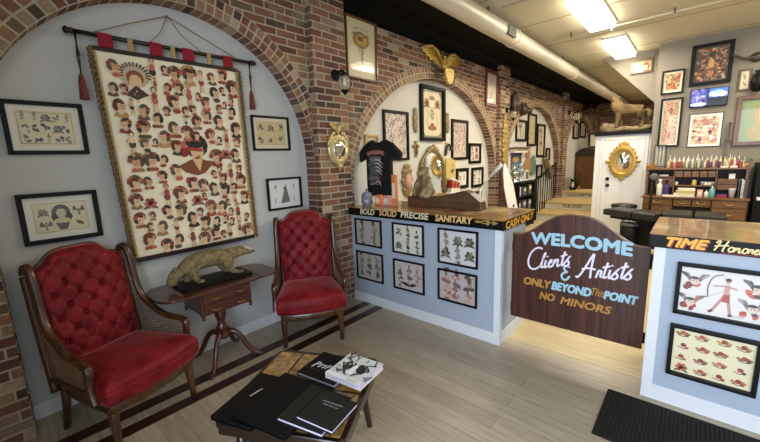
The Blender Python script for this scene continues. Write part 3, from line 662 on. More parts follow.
# the gate between the counters
GY = 2.95
gate = thing('swing_gate', 'dark wooden double gate lettered WELCOME Clients and Artists between the two counters', 'gate', (0, GY, 0))
gx0, gx1, gm = -1.128, -.187, -.658
def gtop(x):
    t = abs(x-gm)/((gx1-gx0)/2)
    if t > .9: return .962
    s = t/.9
    return .962+.19*(.5+.5*math.cos(PI*s**1.25))
for xa, xb in ((gx0, gm-.0012), (gm+.0012, gx1)):
    xs = [xa+(xb-xa)*i/24 for i in range(25)]
    o = MB().prism([(xa, .222), (xb, .222)]+[(x, gtop(x)) for x in xs[::-1]], 0, .024, 1).build('gate_leaf', 'gatew', gate, bevel=.002)
    hx0 = xa if xa == gx0 else xb
    for z in (.3, .85): MB().box(hx0-.012, hx0+.012, .024, .034, z-.04, z+.04).build('hinge', 'blackm', o)
xs = [gx0+(gx1-gx0)*i/48 for i in range(49)]
MB().tube([(x, .012, gtop(x)+.002) for x in xs], .009, 8).build('top_moulding', wood('gate_edge', '6a4a35', '8d6a50', .3, 0), gate, True)
for txt, x0, x1, z0, z1, m_, sh, bo, sl in (('WELCOME', -.972, -.292, .895, .987, BLUEL, .0, .012, .004), ('ONLY', -1.02, -.808, .538, .6, ORL, .18, .01, 0), ('BEYOND', -.8, -.522, .538, .602, BLUEL, .2, .01, 0), ('POINT', -.436, -.232, .545, .605, BLUEL, .2, .01, 0), ('NO', -.888, -.776, .436, .496, ORL, .2, .006, 0), ('MINORS', -.73, -.384, .432, .49, ORL, .2, .006, 0), ('This', -.517, -.434, .553, .612, ORL, .35, -.012, .0)):
    add_text(txt, gate, lambda u, v: (x0+(x1-x0)*u, -.0012, z0+(z1-z0)*v+(.012*(1-(2*u-1)**2) if txt == 'WELCOME' else 0)), m_, 'lettering', sh, bo, {'WELCOME': .0065, 'This': .0005, 'NO': .0028, 'MINORS': .0028}.get(txt, .0042))
for txt, x0, z0, hgt, col, wd_, sln, xe, slope in (('Clients', -1.015, .658, .18, 'e4dff0', .0145, .16, -.675, .30), ('Artists', -.635, .665, .19, 'e4dff0', .0145, .16, -.275, .17), ('&', -.742, .632, .122, '9cc7d8', .016, .05, -.672, 0)):
    k = Ink(); k.l = 1; script(k, txt, x0, z0, hgt, col, wd_, slant=sln, x_end=xe)
    k.p = [([(x, z+(x-x0)*slope) for x, z in p], c, l) for p, c, l in k.p]
    k.build('script_lettering', gate, -.0008)
# framed sheets on the counter fronts
def fl(x, y): return (340+x/2.753, 170+y/2.753)
CF = [('framed pale flash sheet of two dark figures, upper row by the pilaster', [fl(42, 131), fl(115, 140), fl(117, 213), fl(46, 206)], D(2, 1, [figure], .105, True), 'a9a39c'),
      ('framed flash sheet of six small dark motifs, upper row under the word PRECISE', [fl(145, 143), fl(232, 153), fl(233, 238), fl(147, 228)], D(3, 2, [figure, rose, blotch], .062, True), 'd3d3c6'),
      ('framed flash sheet of six motifs under the word SANITARY', [fl(271, 158), fl(383, 170), fl(380, 270), fl(271, 257)], D(3, 2, [rose, figure, blotch], .075, True), 'c9c9cc'),
      ('framed grey flash sheet nearest the floor by the pilaster', [fl(47, 220), fl(120, 233), fl(121, 310), fl(50, 298)], D(3, 1, [figure], .10, True), 'a5a39c'),
      ('framed flash sheet with a dark winged emblem, middle of the lower row', [fl(148, 243), fl(234, 258), fl(234, 342), fl(150, 325)], lambda k, w, h, r: (sheet(k, w, h, 3, 1, [figure], r, .09, False), k.new(), k.poly([(-w*.38, -h*.28), (w*.38, -h*.28), (w*.12, -h*.42), (-w*.12, -h*.42)], '2d2a33')), 'b9b4b2'),
      ('framed flash sheet of three pinkish standing figures, lower row by the gate', [fl(271, 268), fl(380, 290), fl(378, 383), fl(271, 352)], D(3, 1, [figure], .125), 'b3aaaa')]
for lb, q, dr, pp in CF: framed('framed_print', lb, q, 1, 2.775, dr, .018, .02, 'black', .012, pp, None, 'picture', 'framed sheets on the counter fronts')
def winghead(k, x, z, s, r):
    k.new(); g = ['6b666c', '85808a', '4f4a50', '9a949a']
    for sg in (-1, 1):
        for q in range(4): k.ell(x+sg*s*(.35+.12*q), z+s*(.25+.1*q), s*.12, s*(.5-.07*q), r.choice(g+['b06a62']), -sg*(.3+.18*q), 8)
    for q in range(6): k.ell(x+r.uniform(-.55, .55)*s, z-s*r.uniform(.2, .65), s*.24, s*.17, r.choice(['b3473d', 'c4685a', '8d3a36', '5d4a4c', 'd0968a']), r.random()*3, 8)
    k.ell(x, z, s*.3, s*.33, 'd3bfb2'); k.ell(x-s*.02, z+s*.28, s*.3, s*.14, '4a4248'); k.ell(x-s*.1, z+s*.02, s*.06, s*.04, '2b2628', 0, 6); k.ell(x+s*.12, z+s*.02, s*.06, s*.04, '2b2628', 0, 6)
def archer(k, w, h, r):
    for (x, z) in ((-.33, .2), (-.36, -.28), (.40, .2), (.37, -.22)): winghead(k, x*w, z*h, h*.25, r)
    k.new(); c = 'b58a80'
    k.stroke([(-.10*w, -.42*h), (.0*w, -.15*h), (.05*w, .0*h)], .014, c); k.stroke([(.13*w, -.44*h), (.1*w, -.2*h), (.06*w, 0)], .014, c); k.stroke([(-.13*w, -.43*h), (-.08*w, -.38*h)], .014, '4a4044'); k.stroke([(.11*w, -.45*h), (.15*w, -.42*h)], .014, '4a4044'); k.poly([(.01*w, -.16*h), (.11*w, -.18*h), (.1*w, .04*h), (.03*w, .04*h)], 'a5524c'); k.stroke([(.06*w, 0), (.065*w, .2*h)], .022, 'c29a8e'); k.ell(.065*w, .29*h, .011, .014, 'c29a8e'); k.ell(.068*w, .32*h, .013, .011, '5d3f3a')
    k.stroke([(.06*w, .18*h), (-.1*w, .16*h)], .008, c); k.stroke([(.06*w, .18*h), (.18*w, .14*h)], .008, c); k.stroke(smooth_path([(.0*w, .42*h), (-.12*w, .36*h), (-.17*w, .1*h), (-.15*w, -.06*h), (-.17*w, -.12*h)]), .005, '6b4a50'); k.stroke([(.0*w, .42*h), (.1*w, .15*h), (-.17*w, -.12*h)], .0015, '8a7a7a')
    scribble(k, .1*w, .28*w, -.45*h, .008, '777777', r)
o8 = [(670.9, 322.2), (763, 341.5), (756.2, 396.1), (665.4, 371.6)]
q8 = [P(x, y, 1, 2.745) for x, y in o8]
framed('framed_print', 'framed colour flash sheet with an archer and winged heads, upper on the right counter', [(678.5, 259.2), (777, 275.5), (769, 329.5), (672.5, 311.9)], 1, 2.745, archer, .022, .032, 'black', .002, 'd8d4d2', None, 'picture', 'framed sheets on the counter fronts')
framed('framed_print', 'framed yellowed flash sheet of small red banners, lower on the right counter', o8, 1, 2.745, D(4, 4, [banner, banner, rose], .046), .022, .032, 'black', .002, 'd9cfae', None, 'picture', 'framed sheets on the counter fronts')
# door mat
t = thing('door_mat', 'dark ribbed rubber door mat on the floor before the right counter', 'mat', (.13, 2.41, 0))
m = MB().box(-.46, .46, -.26, .26, 0, .008); m.build('mat_base', 'matt', t, bevel=.003)
m = MB()
for i in range(44): m.box(-.44+.02*i, -.43+.02*i, -.245, .245, .008, .012)
m.build('rib', 'matt', t)['kind'] = 'stuff'

# ================================================================== THE SITTING CORNER
def outline_seat(wf, wb, xf, xb, n=14, bulge=.05):
    pts = []
    for i in range(n+1):                                   # front edge bows forward
        u = -1+2*i/n; pts.append((xf+bulge*(1-u*u), u*wf/2))
    for i in range(n+1):
        u = 1-2*i/n; pts.append((xb, u*wb/2))
    # round the corners by one smoothing pass over a densified loop
    for _ in range(2):
        q = []
        for a, b in zip(pts, pts[1:]+pts[:1]): q += [(a[0]*.75+b[0]*.25, a[1]*.75+b[1]*.25), (a[0]*.25+b[0]*.75, a[1]*.25+b[1]*.75)]
        pts = q
    return pts
WING = [(-.30, .30), (-.345, .60), (-.40, 1.02)]           # back post, seen from the side (x, z)
CURVE = [(-.395, 1.035), (-.378, 1.08), (-.34, 1.085), (-.31, 1.05), (-.292, .96), (-.282, .87), (-.268, .78), (-.235, .70), (-.17, .645), (-.08, .59), (.0, .572), (.08, .568), (.125, .558), (.14, .53), (.13, .50)]
POST = [(.132, .545), (.122, .48), (.125, .42), (.155, .34)]
def make_chair(name, label, loc, rz):
    t = thing(name, label, 'armchair', loc, rz, 'red tufted wing chairs')
    # cushion and rail
    so = outline_seat(.63, .50, .235, -.30)
    MB().loft(so, [(.93, .322), (.985, .332), (1.003, .36), (1.008, .40), (.995, .438), (.955, .462), (.82, .482), (.5, .496), (.05, .50)]).build('seat_cushion', 'velvet', t, True)
    MB().loft(so, [(1.0, .392), (1.016, .398), (1.016, .406), (1.0, .412)]).build('cushion_piping', 'velvet', t, True)
    ro = outline_seat(.57, .49, .19, -.31)
    MB().loft(ro, [(.95, .25), (.985, .255), (1.0, .265), (1.0, .322), (.97, .327)]).build('seat_rail', 'cwood', t, True)
    for s in (-1, 1):
        MB().tube([(.165, s*.245, .33), (.172, s*.25, .22), (.178, s*.252, .10), (.182, s*.254, .0)], [.030, .027, .021, .017], 8).build('leg', 'cwood', t, True)
        MB().tube([(-.295, s*.225, .36), (-.315, s*.228, .2), (-.36, s*.232, 0)], [.028, .024, .019], 8).build('leg', 'cwood', t, True)
    # tufted back
    W = lambda v: .235+.025*v
    def ztop(u): return 1.055+.085*(1/(1+math.exp((abs(u)-.62)*14)))-.012*u*u
    def pos(u, v):
        z = .44+(ztop(u)-.44)*v; y = u*W(v)
        x = -.225-.115*v+.055*math.sqrt(max(0, 1-u**4))*math.sqrt(max(0, 1-(2*v-1)**8))-.03
        return x, y, z
    du, dv = .128, .145
    m = MB(); NU, NV = 64, 84; G = []; tufts = []
    for j in range(NV+1):
        row = []
        for i in range(NU+1):
            u, v = -1+2*i/NU, j/NV; x, y, z = pos(u, v)
            a = (y/du+(z-.66)/dv); b = (y/du-(z-.66)/dv)
            a2, b2 = a/1.0, b/1.0
            fa, fb = abs(a2-round(a2)), abs(b2-round(b2))
            edge = max(0, min(1, (1-abs(u))*6))*max(0, min(1, (1-v)*7))*max(0, min(1, v*5))
            cr = (.006+.006*math.sin(y*97+z*41)**2)*(math.exp(-(fa/.08)**2)+math.exp(-(fb/.08)**2))+.030*math.exp(-(fa*fa+fb*fb)/.02)
            x -= cr*1.15*edge
            row.append(m.bm.verts.new((x, y, z)))
        G.append(row)
    for j in range(NV):
        for i in range(NU): m.bm.faces.new((G[j][i], G[j][i+1], G[j+1][i+1], G[j+1][i]))
    ring = [G[0][i] for i in range(NU+1)]+[G[j][NU] for j in range(1, NV+1)]+[G[NV][i] for i in range(NU-1, -1, -1)]+[G[j][0] for j in range(NV-1, 0, -1)]
    back = [m.bm.verts.new((v.co.x-.055, v.co.y*.985, v.co.z)) for v in ring]
    for k in range(len(ring)):
        q = (k+1) % len(ring); m.bm.faces.new((ring[k], ring[q], back[q], back[k]))
    m.bm.faces.new(back)
    bk = m.build('tufted_back', 'velvet', t, True)
    for ia in range(-8, 9):
        for ib in range(-8, 9):
            y = du*(ia+ib)/2; z = .66+dv*(ia-ib)/2
            if (ia+ib) % 1: continue
            v = (z-.44)/(ztop(y/.25)-.44); u = y/W(max(0, min(1, v)))
            if abs(u) < .82 and .1 < v < .88:
                x = pos(u, v)[0]-.022
                MB().ell((x, y, z), (.006, .009, .009), 8).build('button', 'velvet', bk, True)
    # wooden back panel and crest
    xs = [(-1+2*i/24) for i in range(25)]
    MB().tube([(pos(u, 1)[0]-.04, u*.262, ztop(u)-.004) for u in xs], .014, 8).build('crest_rail', 'cwood', t, True)
    # wings with their cane
    for s in (-1, 1):
        fl_ = lambda x, z, k=0: (x, s*(.268+.05*max(0, min(1, (x+.4)/.6))+k), z)
        cu = smooth_path(CURVE); po = smooth_path(POST); bp = smooth_path(WING)
        w_ = MB().tube([fl_(*p) for p in cu], [.024]*len(cu), 8, flat=.8); w_.tube([fl_(*p) for p in po], .024, 8, flat=.85)
        w_.tube([fl_(*p) for p in bp], .024, 8, flat=.85); w_.tube([fl_(-.31, .385), fl_(.15, .385)], .02, 8)
        wf = w_.build('wing_frame', 'cwood', t, True)
        c = MB()
        def top_z(x):
            for (x0, z0), (x1, z1) in zip(cu, cu[1:]):
                if x0 <= x <= x1 or x1 <= x <= x0: return z0+(z1-z0)*((x-x0)/(x1-x0) if x1 != x0 else 0)
            return .6
        def back_x(z):
            return -.30-.10*max(0, (z-.30))/.72
        st = .020; n = 0
        x = -.37
        while x < .125:
            z1 = max(top_z(x), .5) if x > -.37 else 1.05; z0 = .40 if x > -.31 else .30+(-.30-x)/.10*.72
            if z1 > z0: c.tube([fl_(x, z0), fl_(x, z1)], .0028, 4, False)
            x += st
        z = .41
        while z < 1.06:
            xa = back_x(z); xb = .14
            for k in range(120):
                xx = xa+(.14-xa)*k/119
                if top_z(xx) < z: xb = xx; break
            if z < .55: xb = .14
            c.tube([fl_(xa, z), fl_((xa+xb)/2, z), fl_(xb, z)], .0028, 4, False); z += st
        c.build('cane_panel', 'cane', wf)
        MB().ell(fl_(.13, .545), (.022, .026, .026), 12).build('arm_scroll', 'cwood', wf, True)
    return t
def place(front_mid, deg, label):
    a = math.radians(deg); return make_chair('wing_chair', label, (front_mid[0]-.18*math.cos(a), front_mid[1]-.18*math.sin(a), 0), a)
place((-2.452, .545), 20.6, 'red velvet cane-winged armchair beneath the two framed prints, beside the dark brick pier')
place((-2.464, 1.80), -34, 'red velvet cane-winged armchair by the brick pilaster and the pale blue counter')

# pedestal table with drop leaves
tt = thing('pedestal_table', 'mahogany drop-leaf pedestal table with two small drawers between the red chairs', 'table', (-2.865, 1.165, 0))
TZ = .70
def half_leaf(s, y0, y1):
    p = [(-.225, y0), (.225, y0)]
    for k in range(13):
        a = math.radians(90*k/12); p.append((.225-.14*(1-math.cos(a)), y0+(y1-y0)*(.35+.65*math.sin(a))))
    for k in range(12, -1, -1):
        a = math.radians(90*k/12); p.append((-.225+.14*(1-math.cos(a)), y0+(y1-y0)*(.35+.65*math.sin(a))))
    return p
MB().box(-.225, .225, -.27, .27, TZ-.02, TZ).build('table_top', 'mahog', tt, bevel=.006)
for s in (-1, 1): MB().prism(half_leaf(s, s*.272, s*.475), TZ-.019, TZ-.001, 2).build('drop_leaf', 'mahog', tt, bevel=.005)
MB().box(-.19, .17, -.20, .20, TZ-.205, TZ-.02).build('drawer_case', 'mahog', tt, bevel=.004)
for z in (TZ-.105, TZ-.195):
    d = MB().box(.17, .182, -.18, .18, z, z+.075).build('drawer', wood('drawer_front', '30130e', '4a2016', .3, 1, .4) if z < TZ-.15 else bpy.data.materials.get('drawer_front', M_['mahog']), tt, bevel=.004)
    for y in (-.1, .1):
        MB().tube([(.184, y-.03, z+.04), (.196, y-.025, z+.028), (.199, y, z+.022), (.196, y+.025, z+.028), (.184, y+.03, z+.04)], .004, 6).build('bail_handle', 'brass', d, True)
for x in (-.18, .16):
    for y in (-.19, .19): MB().lathe([(.004, -.245), (.014, -.235), (.009, -.222), (.016, -.212), (.016, -.204)], 12, (x, y, TZ)).build('drop_finial', 'mahog', tt, True)
MB().lathe([(.05, .2), (.05, .23), (.03, .245), (.045, .275), (.05, .29), (.035, .315), (.028, .34), (.042, .385), (.046, .415), (.034, .455), (.028, .475), (.05, .485), (.05, .496)], 20).build('column', 'mahog', tt, True)
for d in (-45, 52, 135, 218):
    a = math.radians(d); ca, sa = math.cos(a), math.sin(a); L_ = .27
    pts = smooth_path([(.03, .235), (.08, .255), (.14, .20), (.18, .11), (.225, .045), (L_, .022), (L_+.03, .022)])
    MB().tube([(r*ca, r*sa, z) for r, z in pts], [.024-.007*i/(len(pts)-1) for i in range(len(pts))], 10).build('leg', 'mahog', tt, True)
    MB().ell((ca*(L_+.02), sa*(L_+.02), .018), (.03, .022, .018), 12).build('foot', 'mahog', tt, True)
# taxidermy animal on its dark board
an = thing('taxidermy_badger', 'stuffed grey-brown badger-like animal on a black board on the pedestal table', 'stuffed animal', (-2.875, 1.13, TZ), 0)
MB().prism([(-.13, -.25), (.11, -.25), (.125, -.23), (.125, .28), (.11, .30), (-.13, .30)], 0, .022, 2).build('base_board', 'black', an, bevel=.004)
b = MB(); B0 = .022
spine = [(-.02, -.20, .115), (-.02, -.13, .15), (-.01, -.04, .165), (0, .06, .162), (.0, .14, .155), (.005, .20, .168), (.01, .255, .172)]
b.tube([(x, y, z+B0) for x, y, z in spine], [.05, .066, .072, .068, .062, .05, .042], 14)
b.ell((.012, .275, .172+B0), (.045, .05, .04)); b.tube([(.015, .29, .168+B0), (.02, .335, .155+B0), (.022, .365, .148+B0)], [.034, .022, .013], 10)
for sx in (-.022, .05): b.ell((sx, .262, .21+B0), (.012, .008, .014), 8)
b.tube([(-.02, -.21, .12+B0), (-.02, -.26, .075+B0), (-.015, -.29, .03+B0), (-.005, -.30, .012+B0)], [.05, .045, .036, .016], 10)
for (x, y, dx, dy) in ((.045, -.13, .0, .02), (-.07, -.16, 0, -.01), (.045, .15, .01, .055), (-.06, .13, 0, .03)):
    b.tube([(x*.6, y, .12+B0), (x, y-.02, .075+B0), (x+dx, y+.005, .035+B0), (x+dx, y+dy, .012+B0)], [.044, .034, .022, .017], 10)
    b.tube([(x+dx, y+dy-.01, .011+B0), (x+dx, y+dy+.045, .009+B0)], [.018, .014], 8)
body = organic(b, 'body', 'fur', an, .007, 4)
for sx in (-.008, .04): MB().ell((sx+.005, .305, .182+B0), .0055, 8).build('eye', 'black', body, True)
MB().ell((.022, .374, .149+B0), (.009, .008, .008), 8).build('nose', 'black', body, True)
MB().tube([(.03, .285, .212+B0), (.034, .325, .186+B0), (.03, .36, .165+B0)], [.008, .011, .005], 8).build('pale_stripe', mat('pale_fur', 'cbbd9c', .95), body, True)

# ------------------------------------------------------------------ the tapestry in the alcove
XT = -3.085
ra, rb = P(66, 29.5, 0, XT), P(251.5, 63, 0, XT)
cyT, czT = (ra.y+rb.y)/2, (ra.z+rb.z)/2
tap = thing('tapestry', 'large ivory hanging printed with rows of tattooed ladies on a dark rod', 'tapestry', (XT, cyT, czT), PI/2)
hw = (rb.y-ra.y)/2; tl = (rb.z-ra.z)/2/hw
rz_ = lambda x: tl*x
MB().tube([(-hw, 0, rz_(-hw)), (hw, 0, rz_(hw))], .015, 12).build('rod', 'rod', tap, True)
for s in (-1, 1): MB().lathe([(.006, -.02), (.02, -.012), (.024, .0), (.014, .012), (.022, .022), (.012, .036), (.002, .048)], 12, (s*hw, 0, rz_(s*hw)), 'x').build('finial', 'rod', tap, True)
c4 = [P(91.8, 45.8, 0, XT), P(236.2, 69.2, 0, XT), P(254.3, 236.3, 0, XT), P(137.3, 261, 0, XT)]
c4 = [(p.y-cyT, p.z-czT) for p in c4]
def cm(u, v):      # u 0..1 across, v 0..1 down
    a = [c4[0][i]+(c4[1][i]-c4[0][i])*u for i in (0, 1)]; b_ = [c4[3][i]+(c4[2][i]-c4[3][i])*u for i in (0, 1)]
    return a[0]+(b_[0]-a[0])*v, a[1]+(b_[1]-a[1])*v
def wav(u, v): return .004*math.sin(u*9+v*2)*v
m = MB(); N1, N2 = 24, 30
G = [[m.bm.verts.new((cm(i/N1, j/N2)[0], wav(i/N1, j/N2), cm(i/N1, j/N2)[1])) for i in range(N1+1)] for j in range(N2+1)]
for j in range(N2):
    for i in range(N1): m.bm.faces.new((G[j][i], G[j][i+1], G[j+1][i+1], G[j+1][i]))
cl_ = m.build('cloth', 'cloth', tap, True); so_ = cl_.modifiers.new('thick', 'SOLIDIFY'); so_.thickness = .003; so_.offset = 0
for nm, v0, v1 in (('top_batten', -.002, .017), ('bottom_batten', .985, 1.008)):
    q = [cm(0, v0), cm(1, v0), cm(1, v1), cm(0, v1)]
    MB().prism(q, -.012, .01, 1).build(nm, 'rod', tap, bevel=.003)
for s in (0, 1):
    q = [cm(s, 0), cm(s+(.012 if s == 0 else -.012), 0), cm(s+(.012 if s == 0 else -.012), 1), cm(s, 1)]
    MB().prism(q, -.009, .003, 1).build('side_trim', 'tanf', tap)
    m = MB(); r = random.Random(5)
    for j in range(40):
        x, z = cm(s, (j+.5)/40); d = (-1 if s == 0 else 1)
        m.ell((x+d*.010, -.004, z+.008), (.012, .008, .016), 8); m.ell((x+d*(.022+.006*r.random()), -.004, z-.006), (.011, .009, .014), 6); m.ell((x+d*.026, -.004, z-.026), (.006, .006, .012), 6)
    m.build('bead_fringe', 'fringe', tap, True)
def tab(xc, wd, m_, nm):
    u0 = cm(0, 0)[0]; zt = rz_(xc); zb = cm((xc-c4[0][0])/(c4[1][0]-c4[0][0]), 0)[1]
    MB().prism([(xc-wd/2, zb), (xc+wd/2, zb), (xc+wd/2*.94, zt+.016), (xc-wd/2*.94, zt+.016)], -.020, -.016, 1).build(nm, m_, tap, bevel=.001)
for px, py in ((104.5, 40), (155, 48), (187, 53), (226.5, 60)): tab(P(px, py, 0, XT).y-cyT, .085, 'redf', 'red_tab')
for px, py in ((129.5, 44), (172, 51), (208, 57.5)): tab(P(px, py, 0, XT).y-cyT, .032, 'tanf', 'tan_tab')
# cord over a nail above
nl = P(166.5, 16.5, 0, -3.12); nx_, nz_ = nl.y-cyT, nl.z-czT
cd = MB()
cd.tube([(P(91, 33, 0, XT).y-cyT, -.012, P(91, 33, 0, XT).z-czT), (P(130, 24, 0, XT).y-cyT, .01, P(130, 23, 0, XT).z-czT), (nx_, .028, nz_)], .004, 6)
cd.tube([(nx_, .028, nz_), (P(200, 36, 0, XT).y-cyT, .01, P(200, 36, 0, XT).z-czT), (P(236, 59, 0, XT).y-cyT, -.01, P(236, 59, 0, XT).z-czT)], .004, 6)
for a_, b__ in (((160, 33), (150, 42)), ((182, 36), (200, 52))):
    p1, p2 = P(*a_, 0, XT), P(*b__, 0, XT); cd.tube([(nx_, .026, nz_), (p1.y-cyT, .0, p1.z-czT), (p2.y-cyT, -.014, p2.z-czT)], .0035, 6)
cd.build('cord', 'rope', tap, True)
MB().ell((nx_, .03, nz_), (.009, .02, .009), 8).build('nail', 'chrome', tap, True)
for (px, py) in ((73, 32), (247.5, 64)):
    p = P(px, py, 0, XT); x, z = p.y-cyT, p.z-czT; L_ = .27 if px < 100 else .24
    o = MB().tube([(x, -.018, z+.012), (x+.008, -.02, z-L_*.55), (x, -.018, z-L_)], .0045, 6).tube([(x+.01, -.018, z+.012), (x-.004, -.02, z-L_*.55), (x+.004, -.018, z-L_)], .0045, 6).build('tassel_cord', 'rod', tap, True)
    MB().ell((x+.004, -.02, z-L_*.5), (.012, .012, .016), 10).build('knot', 'rod', o, True)
    MB().lathe([(.006, .01), (.014, 0), (.013, -.012), (.018, -.03), (.026, -.13), (.027, -.15)], 14, (x, -.018, z-L_)).build('tassel', 'tassel', o, True)
# the printed ladies
k = Ink(); r = random.Random(11); cw, ch_ = 1.0, 1.0
W_, H_ = c4[1][0]-c4[0][0], c4[0][1]-c4[3][1]
spots = []
def put(u, v, s, f=girl):
    x, z = cm(u, v)
    if f is pinup: pinup(k, x, z, s*1.25, r)
    elif f is rose: rose(k, x, z, s*.8, r)
    else: girl(k, x, z, s, r)
    spots.append((u, v, s))
# the big one in the middle
x, z = cm(.555, .47); k.new(); s = .10
k.ell(x+.01, z+.05, s*.95, s*.95, '2b2422'); k.ell(x-s*.85, z+.02, s*.45, s*.6, '93302a'); k.ell(x-s*.75, z+.06, s*.3, s*.3, 'b5655a'); k.ell(x+s*.15, z+.005, s*.52, s*.68, 'd9b48c'); k.ell(x+s*.1, z+s*.72, s*.78, s*.42, '2b2422'); k.stroke([(x-s*.5, z+s*.25), (x+s*.6, z+s*.15)], s*.28, 'a8463a')
k.poly([(x-s*1.4, z-s*1.1), (x-s*.6, z-s*.7), (x+.01, z-s*.4), (x+s*.8, z-s*.7), (x+s*1.5, z-s*.8), (x+s*.6, z-s*1.7), (x, z-s*1.9), (x-s*.9, z-s*1.6)], '7d4a2c'); k.poly([(x-s*.3, z-s*.55), (x+s*.5, z-s*.55), (x+s*.2, z-s*1.6)], 'd9b48c'); k.ell(x+s*.2, z-s*.35, s*.14, s*.06, '9a2a22'); spots.append((.555, .5, .17))
# the fan lady
x, z = cm(.215, .105); k.new(); k.ell(x, z, .098, .085, 'b9ab90'); 
for i in range(15): a = math.radians(-10+200*i/14); k.stroke([(x+.07*math.cos(a), z+.06*math.sin(a)), (x+.105*math.cos(a), z+.09*math.sin(a))], .009, '3a332e'); k.l -= 1
k.l += 1; k.ell(x, z-.02, .055, .055, '8a4a3a'); k.ell(x, z-.045, .04, .05, 'd9b48c'); k.poly([(x-.075, z-.14), (x, z-.07), (x+.075, z-.13), (x, z-.17)], '4a3b33'); spots.append((.215, .12, .12))
for s0, tries in ((.088, 120), (.078, 500), (.068, 900), (.056, 1500), (.046, 1500)):
    for _ in range(tries):
        u, v = r.uniform(.06, .94), r.uniform(.045, .955); s = s0*r.uniform(.93, 1.07)
        if any(abs(u-a)*W_ < (c_+s)*.47 and abs(v-b_)*H_ < (c_+s)*.70 for a, b_, c_ in spots): continue
        q = r.random()
        put(u, v, s, pinup if q < .13 else (rose if q > .93 else girl))
k.build('printed_ladies', tap, -.0075, 'inkm')
# pictures beside it
framed('framed_print', 'black framed yellowed flash sheet, upper of two left of the tapestry', [(-.2, 99.8), (80.8, 103.8), (89.4, 153.3), (6, 155.9)], 0, XA, lambda k, w, h, r: (k.new(), k.stroke([(-w*.46, -h*.44), (w*.46, -h*.44), (w*.46, h*.44), (-w*.46, h*.44), (-w*.46, -h*.44)], .004, '8a6a50'), sheet(k, w*.92, h*.92, 5, 3, [rose, dagger, blotch, bird], r, .04, True)), .025, .025, 'black', .03, 'd3c7a0', 'd8d4c6', 'picture', 'black framed prints around the tapestry')
def lady(k, w, h, r):
    k.new(); c = '8a7f66'
    k.stroke([(-w*.48, -h*.46), (w*.48, -h*.46), (w*.48, h*.46), (-w*.48, h*.46), (-w*.48, -h*.46)], .003, c)
    s = h*.30; k.ell(0, h*.14, s*.8, s*.9, '46464a'); k.ell(-s*.5, h*.0, s*.35, s*.5, '3b3b40'); k.ell(s*.55, h*.0, s*.35, s*.45, '3b3b40'); k.ell(0, h*.12, s*.42, s*.55, 'c3b893'); k.ell(0, h*.32, s*.5, s*.22, '46464a'); k.ell(0, -h*.14, s*.7, s*.4, 'cabd97'); k.poly([(-s*.6, -h*.2), (s*.6, -h*.2), (s*.3, -h*.42), (-s*.3, -h*.42)], '56595c')
    for x, z, f in ((-.32, .18, rose), (.33, .18, bird), (-.3, -.25, bird), (.34, -.25, blotch)): f(k, w*x, h*z, h*.2, r, True)
framed('framed_print', 'black framed sheet with a dark-haired lady in its centre, above a red chair', [(13.8, 195.1), (94.9, 189.5), (103.2, 235), (24.9, 246.2)], 0, XA, lady, .027, .028, 'black', .035, 'cfc8a8', 'd6d4cb', 'picture', 'black framed prints around the tapestry')
framed('framed_print', 'thin-framed yellowed flash sheet, upper of two right of the tapestry', [(249.6, 115.2), (287.5, 117.2), (289.7, 150.4), (253.1, 150.9)], 0, XA, D(3, 2, [dagger, blotch, rose], .055, True), .02, .022, 'black', .03, 'bfae84', 'd0c8b2', 'picture', 'black framed prints around the tapestry')
framed('framed_print', 'black framed white sheet of grey sketches, lower of two right of the tapestry', [(265.1, 178.6), (299.9, 176.5), (301.6, 206.6), (268.6, 210.9)], 0, XA, lambda k, w, h, r: (sheet(k, w, h, 3, 2, [blotch, dagger], r, .035, True), k.new(), k.poly([(-.05, -.1), (.06, -.09), (.015, .1)], '6a6f68')), .02, .024, 'black', .012, 'd3d6da', None, 'picture', 'black framed prints around the tapestry')

# ------------------------------------------------------------------ low table with books
CT = (-1.49, 1.01); CA = math.atan2(.314, .59); CZ = .42
ct = thing('coffee_table', 'dark square coffee table with burl panels under the black books', 'table', (CT[0], CT[1], 0), CA)
hs = .335
oct_ = [(-hs+.03, -hs), (hs-.03, -hs), (hs, -hs+.03), (hs, hs-.03), (hs-.03, hs), (-hs+.03, hs), (-hs, hs-.03), (-hs, -hs+.03)]
MB().loft(oct_, [(.97, CZ-.07), (.985, CZ-.065), (.985, CZ-.03), (1, CZ-.025), (1, CZ-.006), (.99, CZ-.0005)]).build('table_top', 'tabw', ct)
for i in range(4):
    for j in range(2): MB().box(-.31+.158*i, -.31+.158*i+.143, -.31+.315*j, -.31+.315*j+.30, CZ-.001, CZ).build('burl_panel', 'burl', ct)
MB().box(-.25, .25, -.25, .25, CZ-.16, CZ-.07).build('apron', 'tabw', ct, bevel=.004)
for sx in (-1, 1):
    for sy in (-1, 1): MB().tube([(sx*.24, sy*.24, CZ-.07), (sx*.25, sy*.25, .18), (sx*.27, sy*.27, 0)], [.028, .022, .017], 10).build('leg', 'tabw', ct, True)
for s in (-1,):
    MB().lathe([(.011, 0), (.011, .006), (.006, .009), (.009, .016), (.003, .018)], 12, (hs*.985, s*.08, CZ-.047), 'x').build('knob', 'antique', ct, True)
